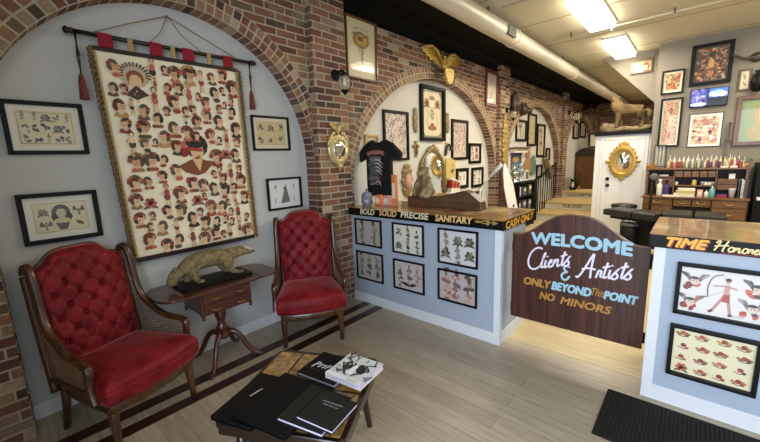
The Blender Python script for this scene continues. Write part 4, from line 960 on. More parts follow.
def book(label, px, z0, z1, cover, pages='skin', name='book', draw=None, group='books on the coffee table'):
    q = [P(x, y, 2, z1) for x, y in px]     # TL TR BR BL of the cover as seen
    c = (q[0]+q[1]+q[2]+q[3])/4; ux = ((q[1]-q[0])+(q[2]-q[3])); uy = ((q[0]-q[3])+(q[1]-q[2])); wd, hd = ux.length/2, uy.length/2
    t = thing(name, label, 'book', (c.x, c.y, z0), math.atan2(ux.y, ux.x), group); T = z1-z0; a, b = wd/2, hd/2
    MB().box(-a+.006, a-.004, -b+.006, b-.006, .002, T-.002).build('pages', pages, t)
    m = MB().box(-a, a, -b, b, 0, .0025).box(-a, a, -b, b, T-.0025, T).box(-a, -a+.004, -b, b, 0, T); m.build('cover', cover, t, bevel=.001)
    if draw:
        an_ = math.atan2(ux.y, ux.x); ca_, sa_ = math.cos(an_), math.sin(an_)
        def loc(x, y):
            p = P(x, y, 2, z1); dx_, dy_ = p.x-c.x, p.y-c.y
            return (dx_*ca_+dy_*sa_, -dx_*sa_+dy_*ca_)
        k = Ink(); k.l = 1; draw(k, wd, hd, loc)
        k.p = [(p, cc, l) for p, cc, l in k.p]
        o = k.build('cover_print', t, 0); o.rotation_euler = (-PI/2, 0, 0); o.location = (0, 0, T)
    return t
def album_script(k, w, h, loc):
    a, b = loc(250, 396), loc(262, 389); n = 14
    for o_, wd_ in ((0, .006), (.004, .004)):
        k.stroke([(a[0]+(b[0]-a[0])*i/n+.004*math.sin(i*2.1+o_*900), a[1]+(b[1]-a[1])*i/n+.007*math.sin(i*1.7+o_*500)) for i in range(n+1)], wd_, 'b4b7c0')
rb_ = random.Random(3)
book('large black album at the tapestry side of the coffee table, silver script on its cover', [(258.7, 371), (292, 381), (256, 427), (213, 418)], CZ, CZ+.024, 'coverb', 'blackm', 'album', album_script)
book('large plain black album lying on top of the album with silver script', [(278, 371), (327, 386), (293, 440), (239, 416)], CZ+.0242, CZ+.046, 'coverb', 'blackm', 'album')
book('charcoal book under the smaller titled book on the coffee table', [(305, 384), (347, 396), (328, 437), (282.4, 418)], CZ+.0462, CZ+.066, 'dgrey')
def two_lines(k, w, h, loc):
    for z, a, b in ((.035, -.055, .06), (.017, -.04, .045)):
        scribble(k, a, b, z, .011, 'a6aab0', rb_)
book('smaller charcoal book with two silver title lines, topmost of its stack', [(316, 388), (352.8, 402), (337.8, 432.5), (303, 418)], CZ+.0662, CZ+.084, 'dgrey', draw=two_lines)
def pri(k, w, h, loc):
    c = 'd7d9e6'; x0, z0 = loc(314, 364.5); z0 += .01
    k.stroke([(x0, z0-.03), (x0+.012, z0+.028), (x0+.03, z0+.026), (x0+.028, z0+.008), (x0+.008, z0+.004)], .008, c)
    k.stroke([(x0+.038, z0-.02), (x0+.046, z0+.014), (x0+.06, z0+.012)], .008, c); k.stroke([(x0+.066, z0-.018), (x0+.074, z0+.02)], .008, c); k.stroke([(x0+.085, z0-.016), (x0+.095, z0+.03), (x0+.11, z0+.02), (x0+.098, z0+.004)], .007, c)
    scribble(k, x0, x0+.07, z0-.05, .008, '7d5550', rb_)
book('black book lettered in scratchy white beside the black-and-white illustrated book', [(320.3, 350.3), (356, 362), (337.8, 386), (301, 373)], CZ, CZ+.022, 'coverb', draw=pri)
def skulls(k, w, h, loc):
    k.l = 1; k.rect(-w/2, w/2, -h/2, h/2, 'c9cdd6'); r = random.Random(4)
    for i in range(30):
        x, z = r.uniform(-.45, .45)*w, r.uniform(-.3, .47)*h; k.l = 2+i % 6
        k.stroke([(x, z), (x+r.uniform(-.04, .04), z+r.uniform(-.03, .04)), (x+r.uniform(-.05, .05), z+r.uniform(-.02, .05))], r.uniform(.004, .014), r.choice(('16171c', '2a2c33', '5b5f68', 'e3e6ee')))
    k.l = 9
    for s in (-1, 1): k.stroke([(s*.02, -.3*h), (s*.06, -.1*h), (s*.09, .05*h), (s*.05, .2*h), (s*.10, .3*h)], .012, '17181d'); k.ell(s*.04, .02*h, .03, .045, '1b1c22', s*.5)
    k.poly([(-.02, -.28*h), (.02, -.28*h), (.012, .1*h), (-.012, .1*h)], 'e4e7ef'); k.rect(-w/2, w/2, -h/2, -h*.38, 'e2e5ec'); scribble(k, -w*.4, w*.4, -h*.47, .012, '2a2c40', r)
book('thick white book with black swirling artwork, by the table edge', [(346.5, 352), (379, 363), (365, 387.5), (329.5, 374)], CZ+.0222, CZ+.052, 'paper', 'skin', 'book', skulls)

# ================================================================== ON THE BRICK WALL
def poster(k, w, h, r):
    for i in range(9):
        a = math.radians(150-15*i); k.new(); x, z = .14*w*2*math.cos(a), h*.30+.05*math.sin(a)
        k.stroke([(x-.008, z-.012), (x, z+.012), (x+.008, z-.008)], .006, '5d4a36')
    k.new(); k.ell(0, h*.17, w*.30, h*.15, '8f7a4e'); k.ell(.01, h*.17, w*.2, h*.10, 'c39a4a'); k.ell(-.01, h*.19, w*.1, h*.04, '6d4f3a')
    for s in (-1, 1): k.stroke([(0, h*.2), (s*w*.25, h*.28), (s*w*.33, h*.22)], .02, '6b5a48', True); k.stroke([(0, h*.08), (s*w*.1, -h*.02), (s*w*.05, -h*.1)], .016, 'a8854a', True)
    k.stroke([(0, h*.1), (.01, -h*.05), (.0, -h*.18)], .02, '5a4638', True); k.ell(.01, -h*.2, .02, .05, '8d8068')
framed('framed_poster', 'large framed cream poster of a small emblem, high on the brick beside the sconce', [(343.8, 14.5), (376, 24), (375.7, 84.9), (345.6, 75)], 0, XF+.012, poster, .02, .03, 'brownw', .006, 'cfc4a0', None, 'poster')
# sconce
def sconce(name, label, p, s=1, group=None):
    t = thing(name, label, 'wall lamp', p, PI/2, group)
    MB().lathe([(.055*s, 0), (.058*s, -.008*s), (.045*s, -.018*s), (.02*s, -.026*s)], 18, (0, 0, 0), 'y').build('wall_plate', 'blackm', t, True)
    MB().tube(smooth_path([(0, -.02*s, 0), (0, -.08*s, .03*s), (.0, -.13*s, .02*s), (0, -.14*s, -.01*s)]), .011*s, 8).build('arm', 'blackm', t, True)
    l = MB().lathe([(.012*s, 0), (.045*s, -.012*s), (.05*s, -.03*s)], 16, (0, -.14*s, 0)).build('lantern_cap', 'blackm', t, True)
    MB().lathe([(.042*s, -.03*s), (.062*s, -.07*s), (.066*s, -.105*s), (.055*s, -.15*s), (.035*s, -.175*s)], 18, (0, -.14*s, 0)).build('glass_globe', 'lampg', t, True)
    MB().lathe([(.012*s, -.06*s), (.016*s, -.09*s), (.012*s, -.14*s)], 10, (0, -.14*s, 0)).build('bulb', 'paper', l, True)
    MB().lathe([(.042*s, -.172*s), (.044*s, -.185*s), (.02*s, -.2*s), (.006*s, -.22*s)], 14, (0, -.14*s, 0)).build('lantern_base', 'blackm', t, True)
    for a in range(4): 
        c, q = math.cos(a*PI/2+.4), math.sin(a*PI/2+.4)
        MB().tube([(.047*s*c, -.14*s+.047*s*q, -.03*s), (.07*s*c, -.14*s+.07*s*q, -.1*s), (.043*s*c, -.14*s+.043*s*q, -.175*s)], .0035*s, 5).build('cage_wire', 'blackm', t)
    return t
sconce('wall_sconce', 'black wall sconce with glass globe on the brick pilaster beside the framed poster', P(335, 75, 0, XP))
# round convex mirror with its gilt eagle
p = P(337.7, 150, 0, XP)
gm_ = thing('convex_mirror', 'round gilt convex mirror topped with an eagle on the brick pilaster', 'mirror', p, PI/2)
pa, pb = P(326.5, 150, 0, XP), P(349, 150, 0, XP); R_ = (pb.y-pa.y)/2*.92
rz0 = (P(337.7, 134, 0, XP).z-P(337.7, 165, 0, XP).z)/2/R_
m = MB()
m.lathe([(R_*.62, -.01), (R_*.66, -.045), (R_*.74, -.05), (R_*.80, -.03), (R_*.88, -.035), (R_, -.02), (R_, 0)], 36, (0, 0, 0), 'y', 1, rz0)
m.build('gilt_frame', 'goldw', gm_, True)
m = MB()
for i in range(28): a = 2*PI*i/28; m.ell((R_*.82*math.cos(a), -.036, R_*.82*rz0*math.sin(a)), .011, 8)
m.build('ball_ornament', 'goldw', gm_, True)['kind'] = 'stuff'
m = MB(); prof = [(R_*.64*math.sin(t*.1*PI/2/1.0), -.022-.03*math.cos(t*.1*PI/2)) for t in range(0, 11)]; prof[0] = (.001, prof[0][1]); m.lathe(prof, 32, (0, 0, 0), 'y', 1, rz0); m.build('convex_glass', 'mirror', gm_, True)
WINGP = [(.06, .12), (.16, .42), (.34, .68), (.55, .78), (.78, .70), (.98, .50), (.90, .47), (.90, .36), (.78, .38), (.76, .24), (.63, .27), (.60, .12), (.46, .16), (.42, .0), (.28, .04), (.22, -.12), (.06, -.2)]
def eagle(parent, m_, s, c=(0, 0, 0), wx=1.0, wz=1.0, name='eagle_figure'):
    """spread eagle, wing half span = s"""
    X = lambda x, y, z: (c[0]+x*s, c[1]-y*s, c[2]+z*s)
    b = MB()
    b.tube([X(0, .10, -.25), X(0, .15, .0), X(0, .14, .2), X(0, .16, .36)], [.09*s, .14*s, .11*s, .06*s], 12); b.ell(X(.01, .18, .42), (.07*s, .08*s, .075*s)); b.tube([X(.03, .22, .43), X(.10, .24, .40)], [.035*s, .012*s], 8)
    b.tube([X(0, .1, -.2), X(0, .06, -.46)], [.10*s, .15*s], 10, flat=.5)
    o = organic(b, name, m_, parent, max(.005, .03*s), 2)
    for sg in (-1, 1):
        w_ = MB(); w_.prism([(c[0]+sg*x*s*wx, c[2]+z*s*wz) for x, z in WINGP], c[1]-.11*s, c[1]-.05*s, 1)
        for k in range(6):
            a = k/5; x1, z1 = .95-.62*a, .50-.42*a
            w_.tube([X(sg*(.30-.1*a)*wx, .12, (.55-.35*a)*wz), X(sg*x1*wx, .10, z1*wz)], [.035*s, .05*s], 6)
        w_.tube([X(sg*.08*wx, .12, .2*wz), X(sg*.3*wx, .13, .6*wz), X(sg*.55*wx, .12, .72*wz), X(sg*.8*wx, .10, .62*wz)], [.05*s, .06*s, .055*s, .03*s], 8)
        w_.build('wing', m_, o, True)
    return o
eagle(gm_, 'goldw', R_*.8, (0, -.01, R_*rz0*1.22))
for sg in (-1, 1):
    m = MB()
    m.tube([(sg*R_*(.3+.14*k), -.02, R_*rz0*(1.1-.1*k*k*.35)) for k in range(6)], [.012, .024, .014, .024, .014, .02], 8)
    m.build('leaf_ornament', 'goldw', gm_, True)
MB().tube([(0, -.02, -R_*rz0*.98), (0, -.025, -R_*rz0*1.12), (0, -.02, -R_*rz0*1.42)], [.045, .03, .006], 8).build('drop_ornament', 'goldw', gm_, True)
# eagle over the second arch
p = P(441.5, 66, 0, XF+.02); q1, q2 = P(419.5, 60, 0, XF+.02), P(461, 60, 0, XF+.02)
ge = thing('gold_eagle', 'spread-winged gold eagle with a shield above the arch of framed prints', 'eagle ornament', p, PI/2)
es = (q2.y-q1.y)/2/.98
zs = .75*es
eo = eagle(ge, mat('eagle_gold', 'd6b65e', .32, .45, var=.2, scale=30), es*.55, (0, 0, -.02), 1/.55*.98, 1.0)
MB().prism([(-.2*es, -.06), (.2*es, -.06), (.2*es, -.17), (.12*es, -.25), (0, -.29), (-.12*es, -.25), (-.2*es, -.17)], -.15, -.10, 1).build('shield', 'goldp', ge, bevel=.01)
m = MB()
for sg in (-1, 1): m.tube([(sg*.08, -.09, -.1), (sg*.2, -.08, -.16), (sg*.33, -.06, -.12)], [.02, .028, .008], 8).tube([(sg*.08, -.09, -.08), (sg*.22, -.08, -.08), (sg*.36, -.06, -.03)], [.015, .022, .006], 8)
m.build('laurel_branch', 'bone', ge, True)

# alcove of framed prints (second arch)
def swirl(k, w, h, r):
    k.new()
    for i in range(150):
        x, z = r.uniform(-.48, .48)*w, r.uniform(-.48, .48)*h; k.l = 1+i % 8
        k.stroke([(x, z), (x+r.uniform(-.03, .04), z+r.uniform(.0, .06)), (x+r.uniform(-.02, .05), z+r.uniform(.02, .07))], r.uniform(.006, .016), r.choice(('a3685f', '7d5750', 'd9cfc4', '5a4f50', 'b99a86', '8f7f86')))
def cartouche(k, w, h, r):
    k.new(); k.poly([(-w*.35, -h*.5), (w*.35, -h*.5), (w*.5, -h*.4), (w*.5, h*.4), (w*.35, h*.5), (-w*.35, h*.5), (-w*.5, h*.4), (-w*.5, -h*.4)], 'dcd3b0')
    for s in (-1, 1): k.l = 3; rose(k, s*w*.28, h*.24, w*.22, r); k.l = 9; k.stroke([(s*w*.1, -h*.38), (s*w*.3, -h*.2), (s*w*.2, 0), (s*w*.3, h*.15)], .02, '9a7a4a', True)
    k.l = 10; k.ell(0, h*.36, w*.16, h*.05, '8a6a3a'); k.ell(0, h*.0, w*.13, h*.16, 'b7b48f'); k.stroke([(-.03, h*.1), (.03, h*.03), (-.03, -h*.04), (.03, -h*.12)], .018, '56503f'); k.ell(0, -h*.32, w*.25, h*.06, '8d6a3c'); k.ell(0, -h*.25, w*.1, h*.05, 'a5473a')
G2 = 'framed prints in the arch behind the left counter'
framed('framed_print', 'black framed sheet of dense reddish swirls behind the black shirt', [(382.2, 109.2), (407.7, 112.6), (407.7, 161.1), (383, 160)], 0, XA, swirl, .035, .03, 'black', .005, 'd6cbc2', None, 'picture', G2)
framed('framed_print', 'large framed cream print with an eight-sided border under the gold eagle', [(418.9, 83.1), (443.3, 89.9), (443.3, 141.4), (419.6, 140.8)], 0, XA, cartouche, .05, .05, 'black', .03, '8c8a70', '8c8a70', 'picture', G2)
framed('framed_print', 'black framed pinkish sheet to the right of the eight-sided print', [(450.4, 118.7), (467.1, 121.1), (467.1, 160.1), (451.1, 159.4)], 0, XA, swirl, .045, .03, 'black', .005, 'd0c0b4', None, 'picture', G2)
framed('framed_print', 'small black framed white print, topmost of the small group of four', [(468.2, 143.3), (480.3, 143.3), (479.6, 163.4), (468.4, 163.4)], 0, XA, D(2, 2, [blotch, rose], .09), .05, .03, 'black', .02, 'd9d6cf', None, 'picture', G2)
framed('framed_print', 'small black framed white print with a few pale motifs, nearest the red candle boxes', [(455.3, 168.3), (467.8, 168), (467.1, 188), (456, 188.5)], 0, XA, D(2, 1, [dagger, blotch], .09), .055, .03, 'black', .03, 'dedcd6', None, 'picture', G2)
framed('framed_print', 'small black framed white print of four grey motifs, right of the pale one', [(471, 167.4), (482.5, 167.2), (482.2, 186.7), (471, 187.1)], 0, XA, D(2, 2, [blotch, bird], .09, True), .05, .03, 'black', .02, 'd9d6cf', None, 'picture', G2)
framed('framed_print', 'small black framed print half hidden by the slanted wooden case', [(471.6, 191.3), (480.7, 190.9), (480, 208), (471.6, 209)], 0, XA, D(2, 2, [blotch, dagger], .09, True), .05, .03, 'black', .02, 'd9d6cf', None, 'picture', G2)
framed('framed_print', 'gilt framed pale picture mostly hidden behind the black shirt', [(364.3, 134.6), (377.5, 135), (377.5, 158), (364.3, 158)], 0, XA, D(2, 2, [blotch], .06, True), .03, .03, 'goldp', .01, 'c9c2ad', None, 'picture', G2)
def wall_at(x, y, X=XA): return P(x, y, 0, X)
def cross(name, label, px, py, h):
    t = thing(name, label, 'cross', wall_at(px, py), PI/2)
    MB().prism([(-h*.1, -h*.5), (h*.1, -h*.5), (h*.1, h*.08), (h*.33, h*.08), (h*.33, h*.27), (h*.1, h*.27), (h*.1, h*.5), (-h*.1, h*.5), (-h*.1, h*.27), (-h*.33, h*.27), (-h*.33, h*.08), (-h*.1, h*.08)], -.025, 0, 1).build('cross_body', 'antique', t, bevel=.008)
    MB().tube([(0, -.034, -h*.3), (0, -.036, h*.1)], [.012, .018], 8).ell((0, -.036, h*.2), .02, 8).build('figure', 'statue', t, True)
cross('wall_cross', 'small gilt cross on the white wall left of the arched gilt mirror', 415.3, 149.2, .24)
def carved(name, label, cat, px, py, w, h, n, m_='antique', X=XA, oval=None):
    t = thing(name, label, cat, wall_at(px, py, X), PI/2); b = MB(); r = random.Random(hash_(label))
    for i in range(n):
        v = (i+.5)/n; z = -h/2+h*v; ww = w/2*(.45+.55*math.sin(PI*v))*(1 if i % 2 else .75)
        b.ell((r.uniform(-.1, .1)*w, -.022, z), (ww, .024, h/n*.85), 10)
        for s in (-1, 1): b.ell((s*ww*.8, -.018, z+h/n*.2), (w*.14, .018, h/n*.5), 8)
    organic(b, 'carving', m_, t, .012, 1)
    if oval: MB().lathe([(.001, -.052), (oval[0], -.05), (oval[0]*1.02, -.03)], 20, (0, 0, oval[2]), 'y', 1, oval[1]/oval[0]).build('painted_oval', oval[3], t, True)
    return t
carved('carved_bracket', 'gilt carved wing ornament left of the eight-sided framed print', 'wall ornament', 414.2, 120.6, .11, .33, 6)
carved('carved_bracket', 'gilt carved wing ornament right of the eight-sided framed print', 'wall ornament', 446.3, 123.2, .13, .30, 6)
carved('gilt_plaque', 'gilt scrolled plaque with a red painted oval, between shirt and statue', 'wall ornament', 406.3, 181, .27, .46, 7, 'antique', XA, (.07, .11, .0, 'pink'))
t = thing('wall_hook', 'small dark curled bracket on the white wall right of the arched gilt mirror', 'bracket', wall_at(446, 148.5), PI/2)
MB().tube(smooth_path([(-.05, -.02, -.12), (-.03, -.03, .02), (.03, -.04, .07), (.10, -.04, .02), (.06, -.05, -.03)]), .022, 8).build('scroll', 'bone', t, True); MB().box(-.03, .03, -.02, 0, -.1, .1).build('back_plate', 'goldp', t, bevel=.004)
# arched gilt mirror
p1, p2 = wall_at(417.8, 180), wall_at(443.4, 180); wd = p2.y-p1.y; zt, zb = wall_at(430, 151).z, wall_at(430, 196).z
t = thing('arched_mirror', 'arched gilt mirror with a crest behind the bronze statue', 'mirror', (XA, (p1.y+p2.y)/2, zb), PI/2)
hh = zt-zb; rr = wd/2-.02
path = [(-rr, -.03, 0), (-rr, -.03, hh-rr)]+[(-rr*math.cos(PI*i/16), -.03, hh-rr+rr*math.sin(PI*i/16)) for i in range(1, 17)]+[(rr, -.03, 0)]
MB().tube(path, .026, 10).tube([(-rr, -.03, 0), (rr, -.03, 0)], .026, 10).build('gilt_frame', 'antique', t, True)
MB().prism([(x, z) for x, _, z in path], -.02, -.002, 1).build('mirror_glass', 'mirror', t)
MB().ell((0, -.04, hh+.03), (.14, .03, .05)).ell((-.1, -.04, hh+.0), (.07, .025, .04)).ell((.1, -.04, hh), (.07, .025, .04)).ell((0, -.05, hh+.06), (.05, .025, .04)).build('crest', 'antique', t, True)
# shelf with candle boxes, right of that mirror
sp = wall_at(449.5, 191.5)
sh = thing('wall_shelf', 'short white wall shelf carrying the red candle boxes', 'shelf', sp, PI/2)
MB().box(-.22, .22, -.16, 0, -.03, 0).build('shelf_board', 'white', sh, bevel=.003)
for x in (-.15, .15): MB().prism([(-.13, -.032), (0, -.032), (0, -.13)], x-.01, x+.01, 0).build('bracket', 'white', sh)
for i, (x, m_, lb) in enumerate(((-.1, 'red', 'red and white candle box on the wall shelf, next to the bronze statue'), (.0, 'red', 'red and white candle box on the wall shelf, under the yellow tin'), (.1, 'red', 'red and white candle box on the wall shelf, nearest the small framed prints'))):
    t = thing('candle_box', lb, 'box', (sp.x+.08, sp.y+x, sp.z), PI/2, 'candle boxes on the wall shelf')
    hb = .24-.03*i; MB().box(-.042, .042, -.04, .04, 0, hb).build('carton', 'paper', t, bevel=.002)
    MB().box(-.0425, .03, -.0415, .0405, hb*.3, hb*.86).build('red_label', m_, t)
p = wall_at(449.6, 171.2); t = thing('tin_plaque', 'yellow upright tin plaque on the wall above the candle boxes', 'sign', p, PI/2)
MB().box(-.15, .15, -.03, 0, -.22, .22).build('tin_panel', 'yellow', t, bevel=.006); k = Ink(); k.l = 1; blotch(k, 0, .02, .16, random.Random(2)); k.build('print', t, -.031)

# shirt hanging above the counter
SY = 3.2; a = P(380, 139.5, 1, SY); cxs = P(380, 165, 1, SY).x-.005
xl, xr = P(357.5, 157, 1, SY).x-cxs, P(402, 153, 1, SY).x-cxs
zt = a.z
st = thing('t_shirt', 'black printed t-shirt hanging on a stand at the end of the left counter', 't-shirt', (cxs, SY, 1.106))
zz = lambda py: P(380, py, 1, SY).z-1.106
b = MB(); bw = (P(392, 175, 1, SY).x-P(368.5, 175, 1, SY).x)/2*1.02
T0 = zz(139.5)
outl = [(-bw, zz(196)), (bw, zz(196)), (bw*.98, zz(160)), (bw*1.02, zz(158)), (xr*.93, zz(162)), (xr, zz(154)), (xr*.62, zz(144)), (.10, T0), (.05, T0-.025), (0, T0-.035), (-.05, T0-.025), (-.10, T0), (xl*.62, zz(144.5)), (xl, zz(157)), (xl*.92, zz(163)), (-bw*1.02, zz(158)), (-bw*.98, zz(160))]
b.prism(outl, -.035, .03, 1); b.ell((0, -.0, zz(160)), (bw*.9, .06, .16)); b.ell((0, 0, zz(180)), (bw*.9, .05, .18))
organic(b, 'shirt_cloth', 'shirt', st, .011, 6)
k = Ink(); k.l = 1; r = random.Random(8)
z1 = zz(153)
k.stroke([(-.135, z1-.012), (-.06, z1+.008), (0, z1+.012), (.06, z1+.008), (.135, z1-.012)], .05, '8d574d'); 
for i in range(9): k.l = 3; k.stroke([(-.11+.026*i, z1-.012+.01*math.sin(i)), (-.1+.026*i, z1+.016)], .006, 'c9aaa0')
for i in range(16): k.l = 2+i % 4; zq = zz(157.5)-.021*i; k.stroke([(-.11+.014*math.sin(i), zq), (.0, zq+.012), (.085-.004*i, zq+.0)], .013, r.choice(('6d7174', '8b8f90', '55585c')))
for i in range(7): k.l = 7; zq = zz(159)-.042*i; k.stroke([(-.02+.01*i*.3, zq), (.05, zq-.015), (.11-.006*i, zq-.06)], .019, r.choice(('9a3a38', 'c0b3ac', '7d2f2e')), True)
o = k.build('shirt_print', st, -.068, 'inkm')
MB().tube([(-.19, .0, T0-.055), (-.06, 0, T0-.02), (0, 0, T0), (.06, 0, T0-.02), (.19, 0, T0-.055)], .006, 6).tube([(0, 0, T0), (0, 0, T0+.05), (.02, .02, T0+.07), (.02, .05, T0+.05)], .003, 6).build('hanger', 'white', st, True)
MB().tube([(.02, .08, .012), (.02, .08, T0+.05), (.02, .05, T0+.052)], .006, 6).lathe([(.09, 0), (.09, .008), (.01, .014)], 16, (.02, .08, 0)).build('stand', 'blackm', st, True)

# things on the left counter
TOPL = 1.1062
def on_top(x, y, z=TOPL): p = P(x, y, 2, z); return (p.x, p.y, z)
q = on_top(367.3, 205); jar = thing('glass_jar', 'faceted clear glass jar with a pointed lid at the pilaster end of the left counter', 'jar', q)
MB().lathe([(.045, 0), (.055, .01), (.07, .04), (.062, .07), (.072, .1), (.058, .125)], 12, (0, 0, 0)).build('jar_body', 'skull', jar)
MB().lathe([(.062, .125), (.05, .145), (.02, .155), (.014, .17), (.018, .18), (.003, .195)], 12).build('lid', 'skull', jar)
q = (P(354, 199, 1, 3.1).x, 3.16, TOPL); t = thing('arched_case', 'small dark arched case standing between the brick pilaster and the glass jar', 'case', q, .35)
pa_ = [(-.06, 0), (.06, 0), (.06, .17)]+[(.06*math.cos(PI*i/10), .17+.07*math.sin(PI*i/10)) for i in range(1, 10)]+[(-.06, .17)]
MB().prism(pa_, -.03, .03, 1).build('case_body', 'blackm', t, bevel=.004); MB().prism([(x*.72, .02+z*.88) for x, z in pa_], -.033, -.029, 1).build('glass_front', 'skull', t)
for (x0, x1, y, hpx, lb, m_, dd) in ((375.5, 383, 205, 10, 'orange carton on the left counter, close to the glass jar', 'orange', .07), (384, 391.5, 205.6, 10, 'pink carton on the left counter under the black shirt', 'pink', .07), (392.5, 398, 206, 31, 'tall orange and white box upright on the left counter', 'orange', .05)):
    a, b_ = P(x0, y, 2, TOPL), P(x1, y, 2, TOPL); yy = (a.y+b_.y)/2; ht = P((x0+x1)/2, y-hpx, 1, yy).z-TOPL
    yy = min(yy, 3.3)
    t = thing('carton', lb, 'box', ((a.x+b_.x)/2, yy, TOPL), .1); w2 = (b_.x-a.x)/2*.9
    MB().box(-w2, w2, -dd/2, dd/2, 0, ht).build('carton_body', m_, t, bevel=.003); MB().box(-w2*.7, w2*.7, -dd/2-.002, -dd/2, ht*.25, ht*.75).build('label', 'paper', t)
YS = 3.13
X1 = lambda x, y: P(x, y, 1, YS)
pts = [X1(425.8, 205.5), X1(481, 208), X1(480, 202.6), X1(476, 199), X1(470, 193.5), X1(466, 191.3), X1(462.4, 191), X1(425.8, 199.2)]
poly = [(p.x, max(p.z, TOPL)) for p in pts]; poly[0] = (poly[0][0], TOPL); poly[1] = (poly[1][0], TOPL)
sx0 = poly[0][0]
sc_ = thing('slant_case', 'brown wooden slant-topped case on the left counter', 'wooden case', (sx0, YS, TOPL))
MB().prism([(x-sx0, z-TOPL) for x, z in poly], 0, .12, 1).build('case_body', 'slant', sc_, bevel=.003)
xl_ = X1(407, 203).x-sx0; zl = poly[-1][1]-TOPL
MB().box(xl_, .002, .01, .30, 0, max(zl, .03)).build('plinth', 'brownw', sc_, bevel=.003)
pls = max(zl, .03)+TOPL
# statue on the plinth
t = thing('statue', 'crouching aged-bronze creature statue on the dark plinth of the slanted case', 'statue', (sx0+xl_*.42, YS+.15, pls), -.3)
b = MB()
b.ell((0, .01, .09), (.075, .07, .09)).ell((0, 0, .17), (.065, .06, .07)).ell((0, -.02, .255), (.05, .055, .055)).ell((0, -.07, .235), (.03, .035, .026))
for s in (-1, 1):
    b.tube([(s*.06, 0, .20), (s*.085, -.04, .13), (s*.06, -.09, .06), (s*.05, -.10, .012)], [.03, .026, .022, .024], 8); b.tube([(s*.05, .03, .06), (s*.10, -.03, .085), (s*.09, -.05, .02), (s*.085, -.10, .012)], [.045, .04, .028, .02], 8); b.ell((s*.045, -.0, .29), (.016, .012, .014), 8)
organic(b, 'figure', 'statue', t, .008, 3)
MB().box(-.11, .11, -.13, .09, 0, .012).build('base', 'bone', t)
t.scale = (1.2, 1.1, 1.12)
for i, (x, y, h, m_, lb) in enumerate(((442, 190, .10, 'goldp', 'small gilt cup on the plinth beside the statue'),)):
    t = thing('gilt_cup', lb, 'cup', (sx0+xl_*.12, YS+.08, pls)); MB().lathe([(.025, 0), (.028, .006), (.01, .02), (.01, .04), (.03, .06), (.034, .1), (.028, .1)], 14).build('cup_body', m_, t, True)
q = X1(459, 188.5)
# small desk-lamp arm leaning up behind the counter
LY = 3.95; pts = [P(480, 188, 1, LY), P(488, 180, 1, LY), P(490, 176.5, 1, LY), P(501.7, 164.5, 1, LY)]
t = thing('floor_lamp', 'white jointed lamp arm rising slantwise behind the left counter', 'lamp', (pts[0].x, LY, 0))
R_l = lambda p: (p.x-pts[0].x, 0, p.z)
MB().lathe([(.16, 0), (.16, .02), (.02, .03)], 20).tube([(0, 0, .02), R_l(pts[0])], .014, 8).build('pole', 'white', t, True)
MB().tube([R_l(pts[0]), R_l(pts[1]), R_l(pts[2])], .007, 8).build('lower_arm', 'white', t, True)
MB().tube([R_l(pts[2]), R_l(pts[3])], [.016, .022], 10).build('upper_arm', 'white', t, True)

# ================================================================== THIRD ARCH AND THE STAIR
framed('framed_print', 'narrow red framed print high on the brick between two arches', [(485.5, 69.3), (498, 73), (496.5, 107.5), (484.7, 106)], 0, XF+.012, D(1, 2, [blotch, dagger], .1), .05, .03, mat('red_wood', '6b231d', .4), .03, 'cfc6b4', 'b9b0a0', 'picture')
G3 = 'framed prints in the arch above the stair'
for lb, q, d, kk in (('tall black framed cream print, leftmost of three in a row in the stair arch', [(515.8, 119.9), (526, 119.9), (525.4, 141.6), (514.5, 140.9)], D(1, 2, [dagger, bird], .13), 'cfc8b0'),
    ('tallest black framed cream print, middle of three in a row in the stair arch', [(527.4, 113.3), (535.9, 114), (535, 146.2), (526.7, 145.8)], D(2, 4, [blotch, dagger], .1), 'cdbf98'),
    ('tall black framed print of red motifs, rightmost of three in the stair arch', [(536.8, 123.8), (545, 124.5), (543, 157), (536, 156.7)], D(1, 4, [rose, bird, blotch], .12), 'd0c6a8'),
    ('small black framed print at the right edge of the stair arch', [(545.5, 148), (549.5, 148), (548.7, 160.7), (545, 160.7)], D(1, 2, [blotch], .1), 'bfb8a0'),
    ('small black framed grey print above the black stair post', [(536, 164.6), (541.6, 164.6), (541, 177.8), (535.3, 177.8)], D(2, 3, [dagger], .07, True), 'bdbab0')):
    framed('framed_print', lb, q, 0, XA, d, .05, .035, 'black', .02, kk, None, 'picture', G3)
framed('framed_poster', 'blue and yellow poster under a small shelf in the stair arch', [(510.3, 150.2), (520.8, 150.2), (519.8, 170), (510.8, 170)], 0, XA, lambda k, w, h, r: (k.new(), k.rect(-w*.5, w*.5, 0, h*.5, '4b5f88'), k.ell(0, h*.05, w*.35, h*.2, 'c59a4a'), k.rect(-w*.5, w*.5, -h*.5, -h*.25, '7d93a0')), .03, .03, 'greyp', .005, '56688a', None, 'poster')
p = wall_at(516, 147.5); t = thing('wall_shelf', 'small brown wall shelf above the blue poster', 'shelf', p, PI/2)
MB().box(-.42, .42, -.2, 0, -.03, .0).build('shelf_board', 'brownw', t, bevel=.004); MB().box(-.36, .36, -.14, -.002, -.12, -.03).build('backing', 'paper', t)
p = wall_at(526.5, 162); t = thing('carved_figure', 'painted tan wooden figure on the wall right of the blue poster', 'wall ornament', p, PI/2)
MB().prism([(-.2, -.30), (.16, -.30), (.2, -.05), (.1, .08), (.14, .22), (.0, .34), (-.12, .22), (-.08, .08), (-.22, -.02)], -.05, 0, 1).build('figure', 'wooden', t, bevel=.015)
p = wall_at(531.5, 164); t = thing('carved_figure', 'painted wooden ornament in green beside the tan figure', 'wall ornament', p, PI/2)
MB().prism([(-.12, -.26), (.16, -.26), (.22, .04), (.06, .22), (-.16, .12)], -.05, 0, 1).build('ornament', 'greenm', t, bevel=.015)
